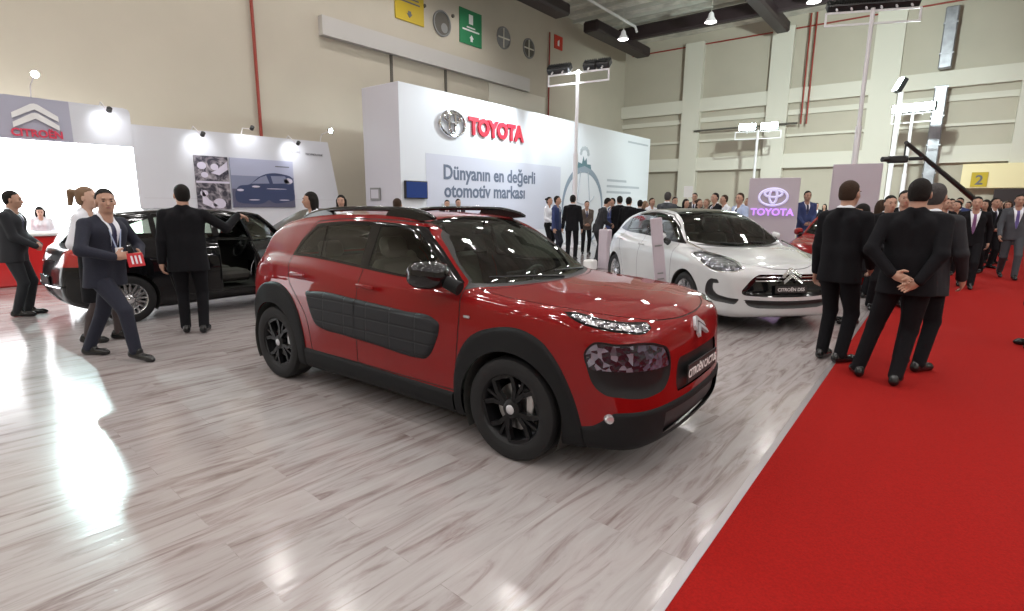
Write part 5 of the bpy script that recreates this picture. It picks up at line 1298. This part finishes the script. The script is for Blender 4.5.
    s=empty('notice_frame',(-13.1,Y0-.04,1.80),0,'small grey framed notice on the end face of the exhibition wall','notice')
    b=MB();b.box((0,0,0),(.45,.05,.36),bev=.01);b.build('frame',M['grey_mid'],s);b=MB();b.box((0,-.027,0),(.34,.005,.25));b.build('sheet',M['booth_l'],s)
def mast(px,d,top_py,cross_px,lab,heads,lit,rot=0,energy=0,hz=None,toward=None):
    """white floodlight mast with a ladder-like cross bar"""
    g=at(px,top_py,d);top=g[2];w=cross_px/CAM['f']*d
    t=empty('floodlight_mast',(g[0],g[1],0),rot,lab,'floodlight mast','floodlight masts')
    b=MB();b.tube([(0,0,0),(0,0,top*.55)],.085,12);b.tube([(0,0,top*.55),(0,0,top+.05)],.06,12);b.box((0,0,.03),(.6,.6,.06));b.build('pole',M['pole_w'],t,smooth='auto')
    b=MB();z=top
    for zz in (z-.02,z-.36): b.box((0,0,zz),(w,.05,.05))
    for s in (-1,1): b.box((s*w/2,0,z-.19),(.05,.05,.38))
    b.build('cross_bar',M['pole_w'],t)
    for k in range(heads):
        x=(-.5+(k+.5)/heads)*w*.95
        if heads==4: x=(-.43,-.25,.18,.40)[k]*w
        hw=.46 if not lit else .82;q=MB();q.box((0,0,.0),(hw,.22,.34),bev=.03)
        for s in np.linspace(-hw*.42,hw*.42,7): q.box((s,.12 if lit else -.12,0),(.015,.06,.28))
        h=q.build('flood_head',M['lamp_blk'],t);h.location=(x,.12 if not lit else 0,z+.20);h.rotation_euler=(radians(-50 if not lit else 0),0,0)
        q=MB();q.box((0,.112 if not lit else -.112,0),(hw*.9,.01,.29));q.build('lamp_face',M['flood'] if lit else M['white'],h)
        q=MB();q.box((0,0,-.2),(.04,.04,.2));q.build('bracket',M['pole_w'],h)
    return t,(g[0],g[1],top)
def build_masts():
    va=lambda px:math.atan2(*(ground(px,20)[:2][::-1]))  # azimuth of the view ray
    t,p=mast(578,18.5,72,65,'white mast with four black floodlights before the exhibition wall',4,False,radians(8))
    spot('mast_flood',(p[0],p[1],p[2]+.1),(-12,18,2.6),MASTE,95,.7,.2,(.86,.96,1));spot('mast_flood',(p[0]+.5,p[1]-1.5,p[2]+.1),(-12,13,3),MASTE,90,.7,.2,(.86,.96,1))
    t,p=mast(873,15.5,10,84,'tallest white mast with a row of black floodlights at top right',6,False,radians(24))
    spot('mast_flood',(p[0],p[1]+.3,p[2]+.1),(p[0]-5,p[1]+14,4),MASTE*4.5,120,.7,.2,(.86,1,.96))
    t,p=mast(758,26,131,42,'distant white mast with a lit floodlight bar before the black wall rail',2,True,radians(10))
    spot('mast_flood',(p[0],p[1]-.3,p[2]+.1),(p[0],p[1]-10,0),MASTE*.5,120,.7,.2,(.86,1,.97))
    t,p=mast(913,21.5,113,34,'distant white mast with a lit floodlight bar beside the silver duct',2,True,radians(-8))
    spot('mast_flood',(p[0],p[1]-.3,p[2]+.1),(p[0],p[1]-10,0),MASTE*.5,120,.7,.2,(.86,1,.97))
    g=at(901,92,21);z=g[2]
    t=empty('floodlight_mast',(g[0],g[1],0),radians(125),'thin white mast with one bright floodlight seen from the side','floodlight mast','floodlight masts')
    b=MB();b.tube([(0,0,0),(0,0,z)],.09,12);b.box((0,0,.03),(.5,.5,.06));b.build('pole',M['pole_w'],t,smooth='auto')
    q=MB();q.box((0,0,0),(.34,.2,.55),bev=.03);h=q.build('flood_head',M['lamp_blk'],t);h.location=(0,.05,z+.25);h.rotation_euler=(radians(25),0,0)
    q=MB();q.box((0,.11,0),(.30,.02,.5));q.build('lamp_face',M['flood'],h)
def panel_stand(px,d,w,top_py,lab,logo):
    g=at(px,top_py,d);z=g[2];az=math.atan2(g[1],g[0])
    t=empty('display_panel',(g[0],g[1],0),az-pi/2,lab,'display panel')
    b=MB();b.box((0,0,z/2),(w,.25,z),bev=.01);b.build('board',M['lilac'],t)
    if logo:
        b=MB();
        for cx,cz,rx,rz in ((0,0,.34,.22),(0,.09,.21,.09),(0,.03,.09,.19)):
            b.tube([(cx+rx*cos(a),-.15,z-.50+cz+rz*sin(a)) for a in np.linspace(0,2*pi,33)],.03,8,caps=False)
        b.build('oval_emblem',M['neon_lt'],t,smooth=True)
        text_mesh('TOYOTA',.25,.02,'glowing_lettering',M['neon'],t,(((1,0,0),(0,0,1),(0,-1,0)),(0,-.15,z-.90)),bold=.008)
    return t
# ------------------------------------------------------------ scene
LAMP=112;FLOOD=300;MASTE=1300
make_mats();people_mats();car_mats2();env_mats();make_camera()
sc=bpy.context.scene
vs=sc.view_settings;vs.view_transform='Standard';vs.look='None';vs.gamma=1;vs.exposure=-.22
try: vs.use_curve_mapping=False
except Exception: pass
w=bpy.data.worlds.new('world');sc.world=w;w.use_nodes=True;w.node_tree.nodes['Background'].inputs[0].default_value=(.5,.5,.5,1);w.node_tree.nodes['Background'].inputs[1].default_value=.3
build_hall();roof_pipe();lamp_grid();build_citroen();build_toyota();build_masts()
build_cactus(empty('car',(-1.933,3.2664,0),.0218,'red crossover car with black wheel arches and dark padded door panels','car'))
build_white(empty('car',(-2.025,7.799,0),-.744,'white hatchback with black grille and chrome chevrons','car'))
build_hatch(empty('car',(-8.75,4.95,0),radians(87),'black hatchback with its bonnet up and front door open','car'),M['black_paint'],True)
build_hatch(empty('car',(-1.45,11.85,0),radians(-92),'red hatchback behind the white car, mostly hidden by standing men','car'),M['red_paint'],False)
panel_stand(775,14.3,1.22,178,'lilac display panel with glowing oval emblem behind the white car',True)
panel_stand(858,14.3,1.12,164,'taller plain lilac display panel behind the balding man',False)
# leaning information totem by the white car
g=ground(663,7.6)
t=empty('information_totem',(g[0],g[1],0),math.atan2(g[1],g[0])-pi/2+.25,'slim lilac information totem leaning beside the white car','totem')
R=A_([[cos(.13),0,-sin(.13)],[0,1,0],[sin(.13),0,cos(.13)]])
b=MB();b.box((-.09,0,.70),(.155,.05,1.36),R=R,bev=.01);bd=b.build('board',M['lilac'],t)
b=MB();b.box((-.07-.0,-.028,.70),(.012,.004,1.30),R=R)
b=MB()
for z,wd in ((1.0,.10),(.62,.08),(.54,.09),(.46,.06)): b.box((-.09-(z-.7)*.13,-.028,z),(wd,.004,.02),R=R)
b.build('small_print',M['grey_mid'],bd)
b=MB();b.box((0,0,.015),(.34,.30,.03),bev=.01);b.build('base_plate',M['steel'],t)
g=ground(604,13.2);b=MB();b.box((0,0,.48),(.24,.24,.96),bev=.02);o=b.build('small_pillar',M['lilac']);o.location=(g[0],g[1],0);tag(o,'short lilac pillar beside the group of suited men','pillar')
g=ground(590,13.0);b=MB();b.box((0,0,.12),(.26,.26,.24),bev=.03);o=b.build('low_block',M['white']);o.location=(g[0],g[1],0);tag(o,'low white block on the floor near the lilac pillar','block')
g=ground(684,17);t=empty('placard_stand',(g[0],g[1],0),math.atan2(g[1],g[0])-pi/2,'blank white placard raised above the crowd','placard')
z=at(684,192,17)[2];b=MB();b.box((0,0,z),(.26,.03,.34),bev=.005);b.build('placard',M['white'],t);b=MB();b.tube([(0,0,0),(0,0,z-.15)],.015,6);b.build('pole',M['pole_w'],t)
# camera crane
a=at(906,144,12.5);e=at(975,201,15.6);gb=ground(987,16.0)
t=empty('camera_crane',(gb[0],gb[1],.03),0,'black camera crane boom reaching up over the crowd','camera crane')
o_=A_([gb[0],gb[1],0]);A1,E1=a-o_,e-o_
b=MB();d=(E1-A1)/np.linalg.norm(E1-A1);b.tube([A1,A1+(E1-A1)*.5,E1+d*.7],[.045,.06,.085],8);b.build('boom',M['lamp_blk'],t,smooth='auto')
b=MB();pv=E1+d*.35;b.tube([(0,0,0),pv],.05,8)
for k in range(3): b.tube([(0,0,.5),(.45*cos(2.1*k),.45*sin(2.1*k),0)],.025,6)
b.build('tripod',M['lamp_blk'],t,smooth='auto')
b=MB();H=A1+A_([0,0,-.33]);b.tube([A1,H],.02,6);b.box(tuple(H+A_([-.12,-.1,-.05])),(.42,.18,.16),bev=.03);b.box(tuple(H+A_([.22,.15,-.03])),(.28,.1,.08),bev=.02);b.tube([H+A_([-.3,-.25,-.05]),H+A_([-.40,-.33,-.05])],.06,10);b.build('camera_head',M['lamp_blk'],t,smooth='auto')

# ---------------- people
K=dict(skin=M['skin'],jacket=M['suit_black'],trousers=M['suit_black'],shoes=M['shoe'],hairm=M['hair_dk'],shirt=M['shirt_w'],tie=M['tie_navy'],h=.010)
def person(x,y,face,label,s=1.0,group=None,**o):
    b,i=make_person(dict(K,**o));put(b,x,y,face,label,group,s);return b,i
def az(x,y): return math.atan2(y,x)
# walking man with the leaflet
b,i=person(-6.40,1.62,radians(33),'man in navy suit walking, holding a red leaflet, with a lanyard badge',.965,h=.007,jacket=M['suit_navy'],trousers=M['suit_navy'],bulk=1.12,
   feet=[(-.30,.07,.05),(.36,-.09,-.1)],heel=[.0,.03],hipz=.895,hipx=.04,leanx=.07,hem=.76,wrists=[(.33,.15,1.05),(.33,-.17,1.07)],hdir=[(.55,-.55,.1),(.5,.6,.1)],palm=[(-.3,-.8,0),(-.3,.8,0)],curl=[.8,.8],poles=[(-.5,1,-.2),(-.5,-1,-.2)],
   headyaw=-.65,vdepth=.26,vwidth=.085,twist=-.1)
# lanyard and badge: children of the wearer; leaflet held: its own thing
ch,nk=i['ch'],i['nk'];fw_=A_([cos(-.1),sin(-.1),0]);sd_=A_([sin(.1),cos(.1),0])
q=MB()
for s in (1,-1): q.tube([nk+sd_*s*.07+A_([-.01,0,.02]),ch+fw_*.118+sd_*s*.065+A_([0,0,.05]),ch+fw_*.135+sd_*s*.02+A_([0,0,-.13])],.007,6)
q.build('lanyard',M['shirt_b'],b,smooth=True)
q=MB();q.box(tuple(ch+fw_*.140+A_([0,0,-.18])),(.012,.085,.11),bev=.002);q.build('badge',M['white'],b)
Lp=A_([.42,-.02,1.03]);ca,sa=cos(radians(33)),sin(radians(33));s_=.965
q=MB();q.box((0,0,0),(.012,.16,.13),bev=.002);o=q.build('leaflet',M['leaf_red']);o.location=(-6.40+s_*(ca*Lp[0]-sa*Lp[1]),1.62+s_*(sa*Lp[0]+ca*Lp[1]),s_*Lp[2]);o.rotation_euler=(0,radians(-12),radians(20));tag(o,'red folded leaflet held by the walking man in navy','leaflet')
q2=MB()
for y in (-.05,0,.05): q2.box((.008,y*.8,0),(.003,.018,.08))
o2=q2.build('printed_marks',M['shirt_w'],o)
# man with his back turned holding the open door
b,i=person(-6.88,2.60,az(-6.88,2.60)-.12,'man in black suit seen from behind, one arm out on the car door',.99,h=.007,hem=.76,bulk=1.16,shirt=None,tie=None,
   feet=[(.06,.10,.2),(-.02,-.10,-.15)],wrists=[(-.02,.27,.84),(.22,-.56,1.40)],hdir=[(.0,0,-1),(.5,-.8,-.2)],palm=[(.3,-1,0),(0,0,-1)],poles=[(-1,.5,0),(-.3,-.4,-1)],headyaw=.35)
# far left man in profile
b,i=person(-9.70,1.53,radians(62),'man in dark suit standing at far left with hands together in front',.95,jacket=M['suit_char'],trousers=M['suit_char'],bulk=1.15,belly=True,h=.009,
   feet=[(.05,.09,.1),(-.02,-.09,-.1)],wrists=[(.30,.05,1.0),(.30,-.09,.99)],hdir=[(.3,-1,-.3),(.3,1,-.3)],palm=[(-1,0,0),(-1,0,0)],headpitch=.05,vdepth=.1,leanx=.05,hem=.78)
# receptionist behind the counter and the woman behind the walking man
g=at(39,206,10.8)
person(g[0],g[1],radians(-10),'woman with long dark hair in white blouse behind the red counter',.81,fem=True,hair='long',jacket=M['shirt_w'],shirt=None,tie=None,skin=M['skin_lt'],h=.012,wrists=[(.28,.1,1.1),(.28,-.1,1.1)],headpitch=.25)
g=at(83.5,187,5.75)
person(g[0],g[1],radians(48),'woman with brown ponytail in white top behind the walking man',.965,fem=True,hair='tail',hairm=M['hair_bl'],jacket=M['shirt_w'],shirt=None,tie=None,skirt=True,trousers=M['suit_black'],tights=M['tights'],skin=M['skin_lt'],h=.010,wrists=[(.16,.12,1.05),(.16,-.12,1.05)],feet=[(.12,.08,0),(-.12,-.08,0)])
# right hand group
person(-.73,6.17,az(-.73,6.17)-.45,'balding man in black suit from behind, on the laminate edge left of the group',1.02,h=.007,bulk=1.05,hair='crop',hairm=M['hair_br'],feet=[(.05,.10,.1),(.02,-.09,-.3)],wrists=[(.05,.25,.86),(.20,-.18,.95)],shirt=M['shirt_w'],tie=None,vdepth=.05,vwidth=.05,headyaw=-.1)
person(-.80,8.40,radians(200),'man in black suit mostly hidden between the two men seen from behind',.90,h=.012,wrists=[(.2,.12,1.0),(.2,-.12,1.0)],headyaw=.2,headpitch=.35)
person(-.13,5.70,az(-.13,5.70)-.05,'man in black suit from behind with hands clasped at his back',1.01,h=.007,bulk=1.13,shirt=None,tie=None,hair='crop',feet=[(.06,.31,.35),(-.04,.02,-.1)],hipy=.04,
   wrists=[(-.20,.13,.98),(-.215,-.05,.93)],hdir=[(-.15,-.9,-.35),(-.1,.8,-.5)],palm=[(-.9,0,0),(-.9,0,0)],poles=[(-.2,1,.2),(-.2,-1,.2)],curl=[.35,.5])
person(-.07,6.36,az(-.11,6.34)-.35,'grey haired man in long black jacket from behind, right of the clasped hands',1.0,h=.009,bulk=1.12,shirt=M['shirt_w'],tie=None,vdepth=.05,vwidth=.05,hair='short',hairm=M['hair_gr'],jacket=M['suit_char'],wrists=[(.2,.16,1.0),(.12,-.26,.9)],feet=[(.0,.1,0),(-.06,-.09,-.2)],hem=.74)
# prototypes for the crowd
P={}
N0=dict(K,h=.014)
P['idle']=make_person(dict(N0))[0]
P['front']=make_person(dict(N0,wrists=[(.24,.08,.97),(.24,-.1,.97)],hdir=[(.2,-1,-.2),(.2,1,-.2)]))[0]
P['talk']=make_person(dict(N0,wrists=[(.30,.18,1.15),(.04,-.26,.86)],headyaw=.3,feet=[(.1,.1,.1),(-.08,-.1,-.1)]))[0]
P['lean']=make_person(dict(N0,leanx=.16,headx=.05,headpitch=.45,wrists=[(.34,.1,1.02),(.32,-.1,1.0)],hipx=-.06,feet=[(0,.1,0),(-.05,-.1,0)]))[0]
P['walk']=make_person(dict(N0,feet=[(.22,.08,0),(-.26,-.08,0)],heel=[0,.05],hipz=.915,wrists=[(-.12,.26,.88),(.2,-.25,.9)],vdepth=.28,vwidth=.09))[0]
P['woman']=make_person(dict(N0,fem=True,hair='long',tie=None,shirt=None,wrists=[(.22,.1,1.0),(.22,-.1,1.0)]))[0]
P['bun']=make_person(dict(N0,fem=True,hair='bun',tie=None,shirt=None,wrists=[(.18,.2,.95),(.22,-.1,1.0)],headyaw=-.2))[0]
used=set()
def crowd(kind,x,y,face,label,s=1.0,**c):
    o=clone(P[kind])
    if not c: c={}
    for ch in [o]+list(o.children):
        bn=ch.name.split('.')[0]
        if bn in c:
            if ch.data.users>1 and False: pass
            ch.material_slots[0].link='OBJECT';ch.material_slots[0].material=c[bn]
    put(o,x,y,face,label,'visitors in the hall',s);del o['group'];return o
PM={}
def CW(px,d,turn,kind,label,top=None,s=1.0,**c):
    """turn: 0 faces the camera, 180 has the back to it, 90 faces right in the photo"""
    g=ground(px,d)
    if top is not None: g=at(px,top,d);s=g[2]/1.755
    return crowd(kind,g[0],g[1],az(g[0],g[1])+pi-radians(turn)*-1,label,s,**c)
m=M
CW(549,16.4,60,'bun','woman in white jacket at the left end of the group by the white wall',197,jacket=m['shirt_w'],skin=m['skin_lt'])
CW(557,15.3,70,'idle','young man in navy suit in profile, second from left in the distant group',196,jacket=m['suit_blue'],trousers=m['suit_navy'],shirt=m['shirt_w'])
CW(573,14.8,175,'idle','broad man in black suit with his back turned, in the distant group',195)
CW(587,16.8,10,'front','man facing the camera between two black suited backs',201,jacket=m['suit_brown'])
CW(600,14.6,110,'lean','man in charcoal suit bending forward in the middle of the distant group',198,jacket=m['suit_char'],trousers=m['suit_char'])
CW(613,16.2,-60,'talk','man in navy jacket behind the bending man',198,jacket=m['suit_blue'])
CW(620,15.4,200,'front','man in dark suit just right of the bending man',196)
CW(629,14.6,160,'idle','man in black suit from behind, next to the rear of the white car',197)
CW(640,15.6,150,'talk','dark haired man stooping at the rear of the white car',200,skin=m['skin'])
CW(645,17.2,80,'woman','woman with light brown hair behind the rear of the white car',201,hair=m['hair_bl'])
CW(652,16.2,40,'bun','person in pale top behind the white car roof, left end',198,jacket=m['shirt_w'],hair=m['hair_br'])
CW(668,13.8,165,'front','tall man with thinning hair from behind, above the white car roof',192,jacket=m['suit_grey'],hair=m['hair_gr'])
CW(675,16.0,20,'idle','man in dark suit half hidden behind the tall man above the white car',197)
CW(686,14.2,30,'woman','woman with black hair looking over the white car roof',199)
CW(695,17.5,-10,'idle','pale faced man beyond the white placard',193,jacket=m['suit_brown'])
CW(699,15.1,60,'bun','brown haired woman above the middle of the white car roof',199,hair=m['hair_br'])
CW(707,16.4,-30,'bun','fair haired woman beside the brown haired woman behind the white car',199,hair=m['hair_bl'],jacket=m['suit_brown'])
CW(716,14.0,-60,'talk','dark haired man above the right end of the white car roof',193)
CW(725,14.6,-60,'front','man in white shirt looking left behind the white car',195,jacket=m['shirt_w'],hair=m['hair_br'])
CW(741,12.4,-50,'talk','man in pale jacket beside the lilac emblem panel',193,jacket=m['shirt_b'],hair=m['hair_br'])
CW(748,16.4,-20,'bun','person in light top half hidden by the lilac emblem panel',198,jacket=m['shirt_w'],hair=m['hair_bl'])
CW(808,14.5,20,'front','man in bright navy suit standing behind the red hatchback',191,jacket=m['suit_blue'],trousers=m['suit_blue'])
for k,(px,d,tn,kd,tp,lab) in enumerate(((817,22,10,'idle',203,'leftmost of the distant people between the lilac panels'),(825,23,-20,'woman',204,'second of the distant people between the lilac panels'),(832,21,30,'front',203,'third of the distant people between the lilac panels'),(837,24,0,'bun',204,'rightmost of the distant people beside the plain lilac panel'))):
    CW(px,d,tn,kd,lab,tp)
CW(882,8.9,150,'woman','woman with brown hair seen between the men with their backs turned',200,hair=m['hair_br'])
CW(892,13.5,-30,'bun','woman in white top behind the man with clasped hands',199,jacket=m['shirt_w'],hair=m['hair_bl'])
CW(906,8.2,10,'idle','man facing the camera behind the clasped hands man',191)
CW(952,13.4,20,'front','man in white shirt and dark jacket left of the purple tie',199,tie=m['shirt_w'])
CW(944,15.2,30,'idle','man just right of the grey haired man, half hidden',198)
CW(961,14.6,-30,'talk','man in blue shirt right behind the man with the purple tie',198,jacket=m['suit_blue'])
crowd('walk',.50,13.70,az(.50,13.70)+pi+.05,'man with purple tie walking towards the camera on the red carpet',1.0,tie=m['tie_purple'],jacket=m['suit_black'])
CW(987,12.6,-25,'woman','woman in black with dark hair on the red carpet beside the purple tie',200)
CW(978,16.5,0,'idle','man behind the woman in black on the carpet',200,jacket=m['suit_brown'])
CW(999,14.8,20,'idle','man with dark hair between the woman in black and the grey suit',200)
CW(1006,17,-20,'bun','fair haired woman far back near the hall entrance',202,hair=m['hair_bl'],jacket=m['suit_grey'])
CW(1021,11.6,10,'walk','man in grey suit with violet tie at the right edge of the crowd',194,jacket=m['suit_grey'],trousers=m['suit_grey'],tie=m['tie_violet'])
CW(992,18.5,15,'talk','distant man under the yellow number sign',201)
CW(969,18.0,-15,'bun','distant woman under the yellow number sign',202,jacket=m['suit_grey'])
g=A_([1.05,8.24,0]);crowd('idle',g[0],g[1],radians(195),'man in black at the right edge, only his shoes in view',1.0)
CW(996,13.6,35,'front','man looking left, directly right of the woman in black on the carpet',198,skin=m['skin_lt'])
CW(958,12.2,-15,'bun','woman with tied dark hair just left of the purple tie',201)
CW(946,10.9,25,'talk','dark haired man peering past the grey haired man',198)
CW(1009,14.4,-5,'woman','woman between the dark haired man and the grey suit at right',201,hair=m['hair_br'])
CW(891,7.9,20,'front','man with fair skin between the balding man and the clasped hands man',196,skin=m['skin_lt'])
# people behind the red crossover
CW(311,7.7,-75,'woman','woman with dark hair in white blouse behind the rear of the red crossover',192,jacket=m['shirt_w'],skin=m['skin_lt'])
CW(341,10.5,-10,'woman','woman in white top far behind the red crossover roof, facing the camera',195,jacket=m['shirt_w'])
CW(397,9.2,170,'front','man with brown hair, only his head above the red crossover roof',198.5,hair=m['hair_br'])
CW(447,15.2,0,'idle','left of two tiny distant heads above the roof rail',200)
CW(458,16.2,20,'front','right of two tiny distant heads above the roof rail',199)
for k in P:
    for ch in list(P[k].children): bpy.data.objects.remove(ch)
    bpy.data.objects.remove(P[k])
